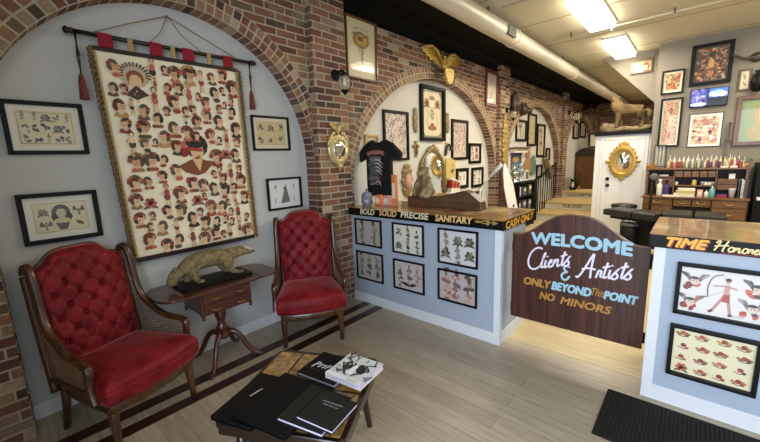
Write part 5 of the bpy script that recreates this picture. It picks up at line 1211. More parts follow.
p = wall_at(545, 167.5); t = thing('wall_horn', 'curved dark green horn on the wall beside the stair rail', 'horn', p, PI/2)
MB().tube(smooth_path([(-.30, -.06, .28), (-.16, -.08, .14), (.06, -.08, -.08), (.30, -.05, -.26)]), [.03+.008*i for i in range(8)], 10).build('horn_body', 'statue', t, True); MB().ell((-.30, -.06, .29), .035, 8).build('tip', 'bone', t, True)
sconce('wall_sconce', 'black wall sconce left of the stair arch on the lit brick', P(506.5, 110, 0, XP), 1.0)
sconce('wall_sconce', 'black wall sconce with a bright globe on the brick right of the stair arch', P(569, 112, 0, XP), 1.5)
p = P(512.5, 104, 0, XF+.01); t = thing('wooden_mask', 'brown carved wooden mask beside the sconce at the stair arch', 'mask', p, PI/2)
organic(MB().ell((0, -.06, 0), (.13, .07, .26)).ell((0, -.12, -.02), (.04, .05, .09)).ell((-.06, -.11, .08), (.04, .03, .03)).ell((.06, -.11, .08), (.04, .03, .03)), 'mask_face', 'bone', t, .014, 2)
p = P(521.5, 110, 0, XF+.01); t = thing('mounted_boar_head', 'dark furry mounted animal head at the top of the stair arch', 'animal head', p, PI/2)
t.scale = (.62, .62, .62)
hb = organic(MB().ell((0, -.10, 0), (.19, .12, .2)).tube([(0, -.15, -.02), (.04, -.36, -.08)], [.13, .07], 12).ell((-.13, -.1, .19), (.05, .03, .07)).ell((.13, -.1, .19), (.05, .03, .07)), 'head', 'bone', t, .018, 2)
MB().lathe([(.2, -.03), (.22, 0)], 20, (0, 0, 0), 'y').build('shield_board', 'brownw', t, True)
carved('gilt_strip', 'tall gilt carved strip on the brick pier left of the stair arch', 'wall ornament', 504.3, 142, .30, 1.02, 11, 'strip', XP)
# gilded ornament at the far pilaster
p = P(583.5, 110.5, 0, XF+.01); t = thing('mounted_bird', 'small dark mounted bird above the farthest arch', 'stuffed bird', p, PI/2)
organic(MB().ell((0, -.12, 0), (.2, .12, .14)).ell((.22, -.14, .16), (.09, .08, .08)).tube([(-.15, -.1, 0), (-.42, -.08, -.08)], [.1, .04], 8), 'body', 'bone', t, .02, 2); MB().box(-.15, .15, -.2, 0, -.2, -.13).build('perch', 'brownw', t, bevel=.01)
# surfboard-like white board leaning on the pier
bt = P(503.5, 163.5, 0, -2.86); bb = Vector((-2.62, bt.y+.18, .0))
L_ = (Vector((-2.86, bt.y, bt.z))-bb).length
t = thing('surfboard', 'tall white board with a dark red rim leaning on the brick pier', 'surfboard', bb, 0)
ax = (Vector((-2.86, bt.y, bt.z))-bb).normalized()
m = MB(); prof = []
for i in range(41):
    v = i/40; prof.append((v, 0.235*min(1, (1-v)*3.2)**.55*min(1, .6+v*2)))
wdir = Vector((0.15, 1, 0)); wdir = (wdir-ax*wdir.dot(ax)).normalized(); nd = wdir.cross(ax)
def ringpts(v, w_, th): 
    c_ = ax*(L_*v); return [c_+wdir*(w_*math.cos(a))+nd*(th*math.sin(a)) for a in [2*PI*k/16 for k in range(16)]]
def board(sc, th, name, mm, off=0):
    m = MB(); R = [[m.bm.verts.new(p+nd*off) for p in ringpts(v, max(.004, w_*sc), th)] for v, w_ in prof]
    for a, b in zip(R, R[1:]):
        for k in range(16): m.bm.faces.new((a[k], a[(k+1) % 16], b[(k+1) % 16], b[k]))
    m.bm.faces.new(R[0][::-1]); m.bm.faces.new(R[-1]); return m.build(name, mm, t, True)
sgn = 1 if nd.x > 0 else -1
board(1.0, .03, 'rim', mat('dark_red_gloss', '4a1d22', .3, coat=.5)); board(.76, .012, 'deck', 'white', sgn*.022)
for v in (.34, .42):
    c_ = ax*(L_*v)+nd*(sgn*.036)+wdir*.02; MB().ell(c_, (.018, .03, .03), 10).build('plug', 'blackm', t, True)
# black open bookcase under the prints
A_, B_ = P(519, 183, 0, -2.8), P(535, 183, 0, -2.8); zt = A_.z
bc = thing('bookcase', 'black open bookcase full of small things beside the white board', 'bookcase', (-2.95, (A_.y+B_.y)/2, 0), PI/2)
w2 = (B_.y-A_.y)/2
MB().box(-w2, -w2+.04, -.16, .16, 0, zt).build('side_panel', 'blackm', bc); MB().box(w2-.04, w2, -.16, .16, 0, zt).build('side_panel', 'blackm', bc); MB().box(-w2, w2, .145, .16, 0, zt).build('back_panel', 'blackm', bc)
for z in (.05, zt*.36, zt*.68, zt-.035): MB().box(-w2+.04, w2-.04, -.16, .145, z, z+.03).build('shelf', 'blackm', bc)
r = random.Random(21)
kinds = [('white', 'white folder standing on the %s shelf of the black bookcase'), ('greyp', 'grey box file on the %s shelf of the black bookcase'), ('chrome', 'silver box on the %s shelf of the black bookcase')]
for si, (z, nm) in enumerate(((zt*.36+.03, 'lower'), (zt*.68+.03, 'upper'))):
    x = -w2+.12
    for kx, (m_, lb) in enumerate(kinds):
        hgt = r.uniform(.16, .24); t = thing('box_file', lb % nm, 'box', (-2.93, (A_.y+B_.y)/2+x, z), PI/2)
        MB().box(-.09, .09, -.1, .1, 0, hgt).build('carton', m_, t, bevel=.004); MB().box(-.05, .05, -.103, -.1, hgt*.5, hgt*.8).build('label', 'paper', t); x += .34
for i, (dx, h, m_, nm, lb) in enumerate(((-.45, .34, 'chrome', 'trophy_figure', 'silver trophy figure on top of the black bookcase, close to the white board'), (-.1, .40, 'skull', 'trophy_figure', 'glassy grey trophy figure on the middle of the black bookcase'), (.28, .24, 'paper', 'picture_stand', 'small white picture stand on the black bookcase top'))):
    t = thing(nm, lb, 'trophy' if 'trophy' in nm else 'picture stand', (-2.93, (A_.y+B_.y)/2+dx, zt), PI/2)
    if nm == 'trophy_figure':
        MB().lathe([(.09, 0), (.09, .03), (.04, .05), (.03, .12), (.1, h*.5), (.11, h*.65), (.05, h*.75)], 14).build('cup', m_, t, True); MB().ell((0, 0, h*.86), (.06, .05, .07), 10).build('figure_head', m_, t, True)
    else:
        MB().box(-.1, .1, -.02, .02, 0, h).build('card', m_, t, bevel=.003); MB().box(-.07, .07, -.023, -.02, .04, h-.04).build('print', 'greyp', t)
# stair rail
def rz_p(px, py, X): return P(px, py, 0, X)
n0 = P(536, 180, 1, 9.08); n1 = P(560, 160, 1, 11.6)
t = thing('stair_railing', 'black metal stair railing climbing along the arch wall', 'railing', (n0.x, 9.08, 0))
d = Vector((n1.x-n0.x, 2.52, n1.z-n0.z))
MB().tube([(0, 0, 0), (0, 0, n0.z+.03)], .04, 8).build('newel_post', 'blackm', t, True); MB().tube([(0, 0, n0.z), (d.x, d.y, n1.z)], .028, 8).build('handrail', 'blackm', t, True)
MB().tube([(d.x, d.y, .51), (d.x, d.y, n1.z+.02)], .035, 8).build('newel_post', 'blackm', t, True)
for i in range(1, 11):
    f = i/11; y = d.y*f; zb = .17 if 9.08+y < 10.07 and 9.08+y > 9.12 else (.34 if 9.08+y < 11.4 else .51)
    MB().tube([(d.x*f, y, zb), (d.x*f, y, n0.z+(n1.z-n0.z)*f)], .014, 6).build('baluster', 'blackm', t, True)
q = P(545, 190, 1, 9.7)
# wardrobe and counter things up the stair
YW = 13.5
a, b = P(574.5, 190, 1, YW), P(590, 190, 1, YW); zt = P(578, 148, 1, YW).z
t = thing('wardrobe', 'brown wooden wardrobe at the top of the stair with an arched crest', 'wardrobe', ((a.x+b.x)/2, YW, .51)); w2 = (b.x-a.x)/2; H_w = zt-.51
MB().box(-w2, w2, 0, .5, 0, H_w-.25).build('carcass', 'brownw', t, bevel=.01)
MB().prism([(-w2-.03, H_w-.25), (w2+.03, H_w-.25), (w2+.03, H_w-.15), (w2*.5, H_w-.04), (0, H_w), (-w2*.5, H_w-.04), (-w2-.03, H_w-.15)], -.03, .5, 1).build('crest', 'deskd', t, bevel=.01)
for s in (-1, 1):
    dd = MB().box(min(s*.01, s*(w2-.03)), max(s*.01, s*(w2-.03)), -.02, 0, .1, H_w-.3).build('door', 'deskw', t, bevel=.008); MB().ell((s*.05, -.035, H_w*.45), .025, 8).build('knob', 'brass', dd, True)
t = thing('framed_photo_stand', 'small dark framed portrait leaning on the wardrobe top', 'picture', ((a.x+b.x)/2+.25, YW+.2, zt)); MB().frame(.36, .45, .04, .03).build('frame', 'black', t).location = (0, 0, .225); MB().box(-.15, .15, -.012, -.004, .04, .41).build('print', 'paper', t)
a = P(583, 185, 1, 12.4); t = thing('side_cabinet', 'brown cabinet with a sloping top in front of the wardrobe', 'cabinet', (a.x+.12, 12.4, .51)); hq = P(583, 158, 1, 12.4).z-.51
MB().prism([(-.2, 0), (.35, 0), (.35, hq), (.05, hq), (-.2, hq*.85)], 0, .5, 1).build('carcass', 'deskw', t, bevel=.01); MB().box(-.1, .28, -.02, 0, hq*.15, hq*.5).build('door', 'brownw', t, bevel=.005)
a = P(574, 186, 1, 11.95); t = thing('seated_dog_figure', 'small black and white dog figure on the landing at the stair top', 'dog figure', (a.x, 11.95, .51))
organic(MB().ell((0, .02, .12), (.1, .14, .12)).ell((0, -.1, .24), (.08, .09, .08)).tube([(-.05, -.12, .2), (-.05, -.14, .01)], .03, 8).tube([(.05, -.12, .2), (.05, -.14, .01)], .03, 8).ell((-.06, -.09, .32), (.03, .02, .04)).ell((.06, -.09, .32), (.03, .02, .04)), 'body', 'blackm', t, .014, 2); MB().ell((0, -.17, .15), (.045, .03, .07), 10).ell((0, -.185, .23), (.035, .03, .025), 8).build('white_chest', 'paper', t, True)
for i, (q, lb) in enumerate((([(572.5, 122), (578, 122), (578, 139), (572.5, 139)], 'dark framed print far beyond the stair, next to the bright globe sconce'), ([(579.5, 121), (585, 122), (585, 138), (579.5, 138)], 'dark framed print far beyond the stair, nearest the mounted bird'))):
    framed('framed_print', lb, q, 0, XA, D(2, 3, [blotch, rose], .1), .06, .04, 'black', .03, 'd2cdbd', None, 'picture', 'framed prints in the farthest arch')

# ================================================================== DOOR WALL AND WOLF
p = P(622.8, 161.5, 1, YD-.02); q = P(603.5, 161, 1, YD), P(642, 161, 1, YD)
t = thing('oval_mirror', 'ornate gold oval mirror hanging on the white door', 'mirror', p)
rx = (P(637.5, 161, 1, YD).x-P(608.5, 161, 1, YD).x)/2; rzz = (P(622, 145, 1, YD).z-P(622, 178, 1, YD).z)/2
m = MB().lathe([(rx*.66, -.01), (rx*.68, -.04), (rx*.78, -.055), (rx*.86, -.04), (rx*.92, -.045), (rx*.96, -.02), (rx*.96, 0)], 40, (0, 0, 0), 'y', 1, rzz/rx); m.build('gilt_frame', 'gold', t, True)
m = MB()
for i in range(22):
    a = 2*PI*i/22; m.ell((rx*.95*math.cos(a), -.03, rzz*.95*math.sin(a)), (.026+.01*(i % 2), .02, .028), 8)
for x, z in ((0, rzz*1.14), (-.06, rzz*1.08), (.06, rzz*1.08), (0, -rzz*1.1), (rx*1.14, 0), (-rx*1.14, 0)): m.ell((x*.97, -.03, z*.97), (.036, .02, .034), 8)
o = organic(m, 'carved_border', 'gold', t, .012, 1)
MB().lathe([(.001, -.02), (rx*.67, -.02), (rx*.67, -.012)], 36, (0, 0, 0), 'y', 1, rzz/rx).build('mirror_glass', 'mirror', t, True)
# wolf on its rock base on the closet top
zb = bz+.07; xw0, xw1 = P(606, 130, 1, YD+.25).x, P(648, 130, 1, YD+.25).x
t = thing('taxidermy_wolf', 'howling tan stuffed wolf on a rocky base above the white door', 'stuffed wolf', ((xw0+xw1)/2, YD+.25, zb))
WB = (xw1-xw0)/2
b = MB(); r = random.Random(9)
for i in range(16): b.ell((-WB*.95+WB*1.9*i/15, r.uniform(-.08, .1), .03+.02*r.random()), (.10, .12, .045+.025*r.random()), 10)
b.box(-WB, WB, -.15, .15, 0, .05); b.ell((-WB*1.05, -.02, .08), (.10, .10, .11)); b.ell((-WB*.75, .05, .1), (.09, .09, .08))
organic(b, 'rock_base', 'stone', t, .016, 1)
b = MB(); G_ = .085; s = WB/.36
def W_(x, y, z): return (x*s, y*s, G_+z*s*.94)
b.tube([W_(.26, 0, .33), W_(.12, 0, .34), W_(-.04, 0, .35), W_(-.14, 0, .37)], [.095*s, .108*s, .128*s, .13*s], 14)
b.tube([W_(-.14, 0, .38), W_(-.20, -.01, .47), W_(-.225, -.02, .55)], [.125*s, .112*s, .085*s], 14)
b.ell(W_(-.225, -.03, .575), (.078*s, .07*s, .07*s)); b.tube([W_(-.24, -.05, .58), W_(-.275, -.10, .625), W_(-.285, -.115, .64)], [.042*s, .026*s, .017*s], 10); b.tube([W_(-.235, -.06, .555), W_(-.262, -.11, .585)], [.026*s, .013*s], 8)
for e in (-.02, .05): b.tube([W_(-.20+e*.6, -.02+e*.3, .62), W_(-.17+e*.6, .0+e*.3, .675)], [.024*s, .006*s], 8)
for x, y, dx in ((-.15, -.045, -.03), (-.12, .05, .03)):
    b.tube([W_(x, y, .33), W_(x+dx*.2, y, .2), W_(x+dx*.5, y, .1), W_(x+dx*.5, y-.02, .0)], [.07*s, .05*s, .038*s, .034*s], 10); b.ell(W_(x+dx*.5-.015, y-.035, .0), (.035*s, .045*s, .02*s), 10)
for x, y, dx in ((.24, -.045, .0), (.18, .05, .04)):
    b.tube([W_(x, y, .32), W_(x+dx-.02, y, .2), W_(x+dx+.035, y, .13), W_(x+dx+.02, y-.01, .0)], [.095*s, .06*s, .034*s, .034*s], 10); b.ell(W_(x+dx+.005, y-.03, .0), (.035*s, .042*s, .02*s), 10)
b.tube([W_(.30, 0, .34), W_(.36, .0, .26), W_(.375, .0, .16), W_(.36, 0, .08)], [.045*s, .06*s, .05*s, .02*s], 10)
wb = organic(b, 'body', 'wolf', t, .011, 2)
b = MB().ell(W_(-.287, -.118, .645), .016*s, 8); b.build('nose', 'black', wb, True)
MB().tube([W_(-.246, -.062, .572), W_(-.272, -.105, .607)], [.014*s, .008*s], 8).build('open_mouth', mat('dark_mouth', '5b1f1a', .6), wb, True)
MB().ell(W_(-.262, -.068, .60), .008*s, 8).build('eye', 'black', wb, True)

# ================================================================== SCREEN WALL
GB = 'framed pictures on the screen wall'
def dense(cols, n=260, sz=.05):
    def f(k, w, h, r):
        k.new()
        for i in range(n):
            k.l = 2+i % 10; k.ell(r.uniform(-.46, .46)*w, r.uniform(-.46, .46)*h, sz*r.uniform(.3, 1)*min(w, h)*2, sz*r.uniform(.3, .8)*min(w, h)*2, r.choice(cols), r.random()*3, 7)
        k.l = 13; k.ell(0, h*.02, w*.1, h*.14, cols[1]); k.ell(0, -h*.3, w*.09, h*.09, cols[0]); k.ell(0, h*.28, w*.12, h*.08, cols[2])
    return f
framed('framed_picture', 'largest black framed picture, dense and multicoloured, above the wall screen', [(692.2, 46.4), (736, 39.2), (730.4, 82.6), (689.2, 86.6)], 1, YB, dense(['a5683f', 'c08a5a', '3a241c', '7a4a34', '5a6a5a', 'b0a080', '8a3a2c', '2a2420'], 320, .035), .05, .045, 'black', .012, '4a3a30', None, 'picture', GB)
framed('framed_picture', 'dark framed picture with red flowers and cream mat, left of the screen', [(662.4, 71.4), (685.7, 68.8), (683, 92.9), (660.7, 95.1)], 1, YB, dense(['b05a4a', '9a7a4a', '6a7a50', 'c9a878', '8a3a34'], 160, .06), .025, .03, 'black', .03, 'c9b48a', 'd6d0c0', 'picture', GB)
framed('framed_picture', 'tall dark framed picture with an arched top, left of the bottles', [(661, 99.5), (683, 97.1), (679.5, 147), (657.5, 146.5)], 1, YB, dense(['a8524a', 'c3a98a', '7a5a44', '5e6a54', 'd8c8ae', '8a3d3a'], 240, .04), .028, .03, 'black', .02, 'b99a80', 'd3ccba', 'picture', GB)
framed('framed_picture', 'frameless-looking white matted picture directly beneath the screen', [(688.7, 114.2), (722.9, 112.2), (721.3, 145.5), (688, 147.7)], 1, YB, dense(['c98a5a', 'd8c4a6', 'a5502f', 'e0d8c8', '6a4a3a', 'b3672f'], 160, .05), .008, .02, 'black', .035, 'c9995f', 'd6d2c6', 'picture', GB)
framed('framed_picture', 'small brown framed cream picture right of the largest black frame', [(739.4, 70.3), (752.3, 68.1), (750.3, 90.5), (736.9, 91)], 1, YB, D(1, 2, [rose, blotch], .05), .025, .03, 'brownw', .02, 'd0c6a8', 'd4cfbc', 'picture', GB)
def lionpic(k, w, h, r):
    k.new(); k.ell(w*.18, h*.1, w*.3, h*.32, 'a8843f'); k.ell(w*.2, h*.12, w*.2, h*.22, 'c9a65e'); k.ell(w*.1, -h*.3, w*.4, h*.2, '9a8a52'); k.ell(w*.22, h*.08, w*.08, h*.08, '6a4a26')
framed('framed_picture', 'large brown framed green picture of a golden beast at the view edge', [(737.6, 96.8), (787, 92), (780, 143.5), (732.5, 146)], 1, YB, lionpic, .055, .05, 'brownw', .01, '7d8f62', None, 'picture', GB)
framed('framed_picture', 'brown framed sepia picture on the sloping wall above the wolf', [(631.7, 60.9), (653.8, 57.2), (652.5, 71.5), (630.5, 75.3)], 1, YB+.38, D(2, 1, [blotch, girl], .1), .03, .03, 'brownw', .02, 'a58d5e', 'b39e72', 'picture', GB)
# screen
q = [P(690.3, 90.5, 1, YB), P(729.7, 86.3, 1, YB), P(727, 105, 1, YB), P(689.6, 108.3, 1, YB)]
c_ = (q[0]+q[1]+q[2]+q[3])/4; wd = ((q[1]-q[0]).x+(q[2]-q[3]).x)/2; ht = ((q[0]-q[3]).z+(q[1]-q[2]).z)/2
t = thing('wall_screen', 'wide flat wall screen showing blue pictures between the large frames', 'television', c_)
MB().box(-wd/2, wd/2, -.06, -.0, -ht/2, ht/2).build('screen_body', 'black', t, bevel=.006)
k = Ink(); k.l = 0; a, b_ = wd/2-.012, ht/2-.012
k.rect(-a, a, -b_, b_, '0a0d18'); k.rect(-a, -.02, -b_, b_, '33418f'); r = random.Random(3)
for i in range(26): k.l = 2+i % 6; k.ell(r.uniform(-a*.95, -.06), r.uniform(-b_*.9, b_*.9), .025, .035, r.choice(('5a5fae', '8a8fd0', '2a2f66', '6a5a9a')), r.random()*3, 8)
k.l = 9; k.ell(-a*.55, -b_*.75, .10, .03, 'aab6e0'); k.l = 2; k.rect(.0, a, -b_*.05, b_, '3f68b8'); k.ell(a*.35, b_*.35, .08, .045, 'a9c3ea'); k.ell(a*.7, b_*.3, .06, .04, 'c4d6f2'); k.ell(a*.5, b_*.6, .05, .03, '7fa2dd')
k.build('screen_picture', t, -.0605, 'screen')
# horns and hanging vase
p = P(757, 56, 1, YB); t = thing('mounted_horns', 'long curved horns mounted high at the view edge of the screen wall', 'horns', p)
for s in (-1, 1): MB().tube(smooth_path([(s*.04, -.05, -.02), (s*.12, -.08, -.03), (s*.2, -.1, .0), (s*.27, -.1, .05)]), [.03]*4+[.02]*9, 8).build('horn', 'bone', t, True)
MB().ell((0, -.04, -.02), (.08, .05, .07)).build('skull_plate', 'bone', t, True)
p = P(757.5, 81, 1, YB); t = thing('wall_vase', 'black vase-shaped wall ornament below the mounted horns', 'wall ornament', p)
MB().lathe([(.03, -.16), (.06, -.14), (.085, -.02), (.06, .07), (.03, .11), (.05, .14)], 18, (0, -.09, 0)).build('vase_body', 'purple', t, True).active_material = M_['black']
MB().box(-.03, .03, -.03, 0, -.05, .05).build('wall_bracket', 'blackm', t)

# ------------------------------------------------------------------ the desk with its hutch
YFD, YHF, YBK = 7.56, 7.78, 8.04
dx0, dx1 = P(641.6, 196, 1, YFD).x, P(750.5, 199.3, 1, YFD).x
ds = P(695, 197.5, 1, YFD).z; ht_ = P(700, 167.8, 1, YHF).z
hx0, hx1 = P(647, 172, 1, YHF).x, P(749.5, 169, 1, YHF).x
dk = thing('roll_desk', 'oak desk with a pigeonhole hutch under the screen wall', 'desk', (0, 0, 0))
MB().box(dx0, dx1, YFD-.02, YBK, ds-.03, ds).build('desk_top', 'deskw', dk, bevel=.005)
MB().box(dx0+.02, dx0+.42, YFD+.01, YBK, .0, ds-.03).build('pedestal', 'deskw', dk, bevel=.004); MB().box(dx1-.42, dx1-.02, YFD+.01, YBK, 0, ds-.03).build('pedestal', 'deskw', dk, bevel=.004)
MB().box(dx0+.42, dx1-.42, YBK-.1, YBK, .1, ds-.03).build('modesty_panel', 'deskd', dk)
def bail(par, x, z, y, s=.05): MB().tube([(x-s, y, z+.012), (x-s*.8, y-.018, z-.008), (x, y-.024, z-.014), (x+s*.8, y-.018, z-.008), (x+s, y, z+.012)], .006, 6).ell((x-s, y, z+.012), .011, 6).ell((x+s, y, z+.012), .011, 6).build('bail_handle', 'brass', par, True)
Wd = dx1-dx0
for xa, xb in ((dx0+.03, dx0+.41), (dx0+.43, dx0+Wd/2-.005), (dx0+Wd/2+.005, dx1-.43), (dx1-.41, dx1-.03)):
    d = MB().box(xa, xb, YFD-.008, YFD+.012, ds-.15, ds-.04).build('drawer', 'deskw', dk, bevel=.005); bail(d, (xa+xb)/2, ds-.09, YFD-.01)
for z in (ds-.33, ds-.51, ds-.70):
    for xa, xb in ((dx0+.03, dx0+.41), (dx1-.41, dx1-.03)):
        d = MB().box(xa, xb, YFD-.008, YFD+.012, z, z+.165).build('drawer', 'deskw', dk, bevel=.005); bail(d, (xa+xb)/2, z+.085, YFD-.01)
MB().box(hx0-.02, hx1+.02, YHF-.02, YBK, ht_-.03, ht_).build('hutch_top', 'deskw', dk, bevel=.005)
for x in (hx0, hx1-.03): MB().box(x, x+.03, YHF, YBK, ds, ht_-.03).build('hutch_side', 'deskw', dk)
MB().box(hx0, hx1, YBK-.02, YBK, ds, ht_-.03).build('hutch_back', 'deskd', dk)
zx = lambda px: P(px, 185, 1, YHF).x; zy = lambda py: P(700, py, 1, YHF).z
for px in (673.5, 715.5): MB().box(zx(px)-.01, zx(px)+.01, YHF+.01, YBK-.02, ds, ht_-.03).build('divider', 'deskw', dk)
MB().box(zx(673.5), zx(715.5), YHF+.01, YBK-.02, zy(186.5), zy(185.3)).build('pigeon_shelf', 'deskw', dk)
MB().box(hx0+.03, zx(673.5), YHF+.02, YBK-.02, zy(177.5), zy(176.5)).build('pigeon_shelf', 'deskw', dk)
for i in range(5):
    a = zx(674.5+8.1*i); b_ = zx(681.8+8.1*i); d = MB().box(a, b_, YHF-.002, YHF+.1, zy(177.2), zy(171)).build('small_drawer', 'deskw', dk, bevel=.003); MB().ell(((a+b_)/2, YHF-.008, zy(174)), .008, 6).build('knob', 'brass', d, True)
for z0, z1 in ((184, 178.8), (189.5, 184.4)): d = MB().box(zx(717), zx(737), YHF-.002, YHF+.15, zy(z0), zy(z1)).build('small_drawer', 'deskw', dk, bevel=.003)
MB().box(zx(655), zx(673), YHF+.03, YHF+.15, zy(188), zy(178)).build('small_drawer', 'deskw', dk, bevel=.003)
# --- bottles on top of the hutch
def bottle(label, x, y, z, h, r_, m_, capm='white', group='ink bottles along the desk hutch top', name='ink_bottle', cat='bottle', spray=False):
    t = thing(name, label, cat, (x, y, z), 0, group)
    MB().lathe([(r_*.95, 0), (r_, h*.03), (r_, h*.58), (r_*.9, h*.66), (r_*.38, h*.76), (r_*.36, h*.8)], 12).build('bottle_body', m_, t, True)
    if spray: MB().box(-r_*.5, r_*.5, -r_*.9, r_*.6, h*.86, h).box(-r_*.3, r_*.3, -r_*.3, r_*.3, h*.78, h*.86).box(-r_*.15, r_*.15, -r_*.85, -r_*.5, h*.68, h*.87).build('trigger', capm, t, bevel=.002)
    else: MB().lathe([(r_*.42, h*.79), (r_*.42, h*.86), (r_*.16, h*.88), (r_*.08, h)], 10).build('cap', capm, t, True)
    return t
MB_RED = mat('red_ink', '94403a', .3, coat=.3); MB_AMB = mat('amber_ink', 'b07a58', .3, coat=.3); MB_GRN = mat('olive_ink', '77805f', .35, coat=.3); MB_PUR = mat('plum_ink', '69404e', .3, coat=.3); MB_CLR = mat('pale_bottle', 'bdb9a6', .25, coat=.4); MB_WHT = mat('white_bottle', 'd9d6cc', .35); MB_GRY = mat('smoke_ink', '6f6f68', .3, coat=.3); MB_YEL = mat('straw_ink', 'c8bb8c', .3, coat=.3)
seq = [(668.5, MB_YEL, 'straw-coloured'), (671.5, MB_RED, 'red'), (674.5, MB_AMB, 'amber'), (677.3, MB_RED, 'red'), (680.2, MB_RED, 'red'), (683.2, MB_GRN, 'olive'), (686.5, MB_CLR, 'pale'), (689.5, MB_GRY, 'smoke-grey'), (692.5, MB_CLR, 'pale'), (695.5, MB_GRN, 'olive'), (698.5, MB_CLR, 'pale'), (701.5, MB_GRY, 'smoke-grey'), (704.5, MB_CLR, 'pale'), (707.5, MB_PUR, 'plum'), (710.5, MB_PUR, 'plum'), (713.5, MB_CLR, 'pale'), (716.5, MB_PUR, 'plum'), (719.5, MB_PUR, 'plum'), (726.5, MB_CLR, 'pale'), (731.5, MB_RED, 'red'), (734.5, MB_CLR, 'pale'), (737.5, MB_RED, 'red'), (740.5, MB_RED, 'red'), (743.5, MB_CLR, 'pale')]
ords = ['first', 'second', 'third', 'fourth', 'fifth', 'sixth', 'seventh', 'eighth', 'ninth', 'tenth', 'eleventh', 'twelfth', 'thirteenth', 'fourteenth', 'fifteenth', 'sixteenth', 'seventeenth', 'eighteenth', 'nineteenth', 'twentieth', 'twenty-first', 'twenty-second', 'twenty-third', 'twenty-fourth']
r = random.Random(6)
for i, (px, m_, cn) in enumerate(seq):
    x = P(px, 166, 1, YHF+.08).x
    bottle('%s ink bottle with nozzle cap on the hutch top, %s from the coronet' % (cn, ords[i]), x, YHF+.08+(.02 if i % 2 else 0), ht_, r.uniform(.12, .17), .0165, m_, 'white' if r.random() < .7 else 'yellow')
for i in range(16):
    px = 670+4.6*i; x = P(px, 160, 1, YHF+.17).x
    bottle('pale bottle in the rear row on the hutch top, %s from the coronet' % ords[i], x, YHF+.175, ht_, r.uniform(.17, .24), .018, r.choice((MB_CLR, MB_WHT, MB_CLR, MB_YEL)), 'white', 'bottles in the rear row on the hutch top')
x = P(651, 165, 1, YHF+.05).x; t = thing('gilt_coronet', 'small gilt coronet at the door end of the hutch top', 'coronet', (x, YHF+.06, ht_))
m = MB().lathe([(.05, 0), (.055, .0), (.055, .03), (.05, .03)], 18)
for i in range(8): a = 2*PI*i/8; m.tube([(.052*math.cos(a), .052*math.sin(a), .02), (.062*math.cos(a), .062*math.sin(a), .075)], [.014, .004], 6); m.ell((.062*math.cos(a), .062*math.sin(a), .08), .008, 6)
m.build('crown_band', 'gold', t, True); MB().ell((0, 0, .03), (.045, .045, .03), 10).build('lining', 'red', t, True)
xa, xb = P(653.5, 160, 1, YHF+.14).x, P(665.5, 160, 1, YHF+.14).x; hr = P(660, 145, 1, YHF+.14).z-ht_
t = thing('tube_rack', 'steel wire rack of upright glass tubes at the door end of the hutch', 'rack', ((xa+xb)/2, YHF+.15, ht_)); w2 = (xb-xa)/2
for s in (-1, 1): MB().tube([(s*w2, 0, 0), (s*w2, 0, hr)], .005, 6).build('upright', 'blackm', t, True)
MB().tube([(-w2, 0, hr), (w2, 0, hr)], .005, 6).tube([(-w2, 0, .03), (w2, 0, .03)], .005, 6).build('cross_bar', 'blackm', t, True)
for i in (-1, 0, 1): MB().lathe([(.012, .035), (.014, .04), (.014, hr*.92), (.012, hr*.94)], 10, (i*w2*.55, 0, 0)).build('glass_tube', 'glass', t, True)
p0 = P(727.3, 147, 1, YHF+.2); p1 = P(727.3, 122, 1, YHF+.2); t = thing('dagger_trophy', 'grey upright dagger ornament on the hutch top, right of the matted picture', 'ornament', (p0.x, YHF+.21, ht_)); H_ = p1.z-ht_
MB().prism([(-.012, .03), (.012, .03), (.014, H_*.55), (-.014, H_*.55)], -.008, .008, 1).build('blade', 'greyp', t); MB().box(-.045, .045, -.014, .014, H_*.55, H_*.61).box(-.012, .012, -.012, .012, H_*.61, H_*.95).build('hilt', 'bone', t, bevel=.003); MB().ell((0, 0, H_*.97), .018, 8).build('pommel', 'bone', t, True); MB().box(-.05, .05, -.035, .035, 0, .03).build('base', 'blackm', t, bevel=.003)
for i, (px, wd_, lb) in enumerate(((724.5, .09, 'flat white box on the hutch top below the dagger ornament'), (734, .08, 'flat white box on the hutch top before the red bottles at its far end'))):
    x = P(px, 166, 1, YHF+.02).x; t = thing('flat_box', lb, 'box', (x, YHF+.025, ht_), 0, 'flat white boxes on the hutch top'); MB().box(-wd_/2, wd_/2, -.03, .03, 0, .022).build('carton', 'paper', t, bevel=.002); MB().box(-wd_/2-.001, wd_/2+.001, -.031, .031, .018, .025).build('lid', 'white', t, bevel=.002)
x = P(747.5, 164, 1, YHF+.1).x; t = thing('potted_plant', 'small green potted plant at the far end of the hutch top', 'plant', (x-.02, YHF+.13, ht_)); MB().lathe([(.03, 0), (.04, .06), (.036, .06)], 12).build('pot', 'orange', t, True); m = MB(); r = random.Random(2)
for i in range(26): a = r.random()*6.3; rr_ = r.uniform(.02, .08); m.ell((rr_*math.cos(a), rr_*math.sin(a), .06+r.uniform(.0, .09)), (.018, .018, .012), 6)
m.build('foliage', 'greenm', t, True)['kind'] = 'stuff'
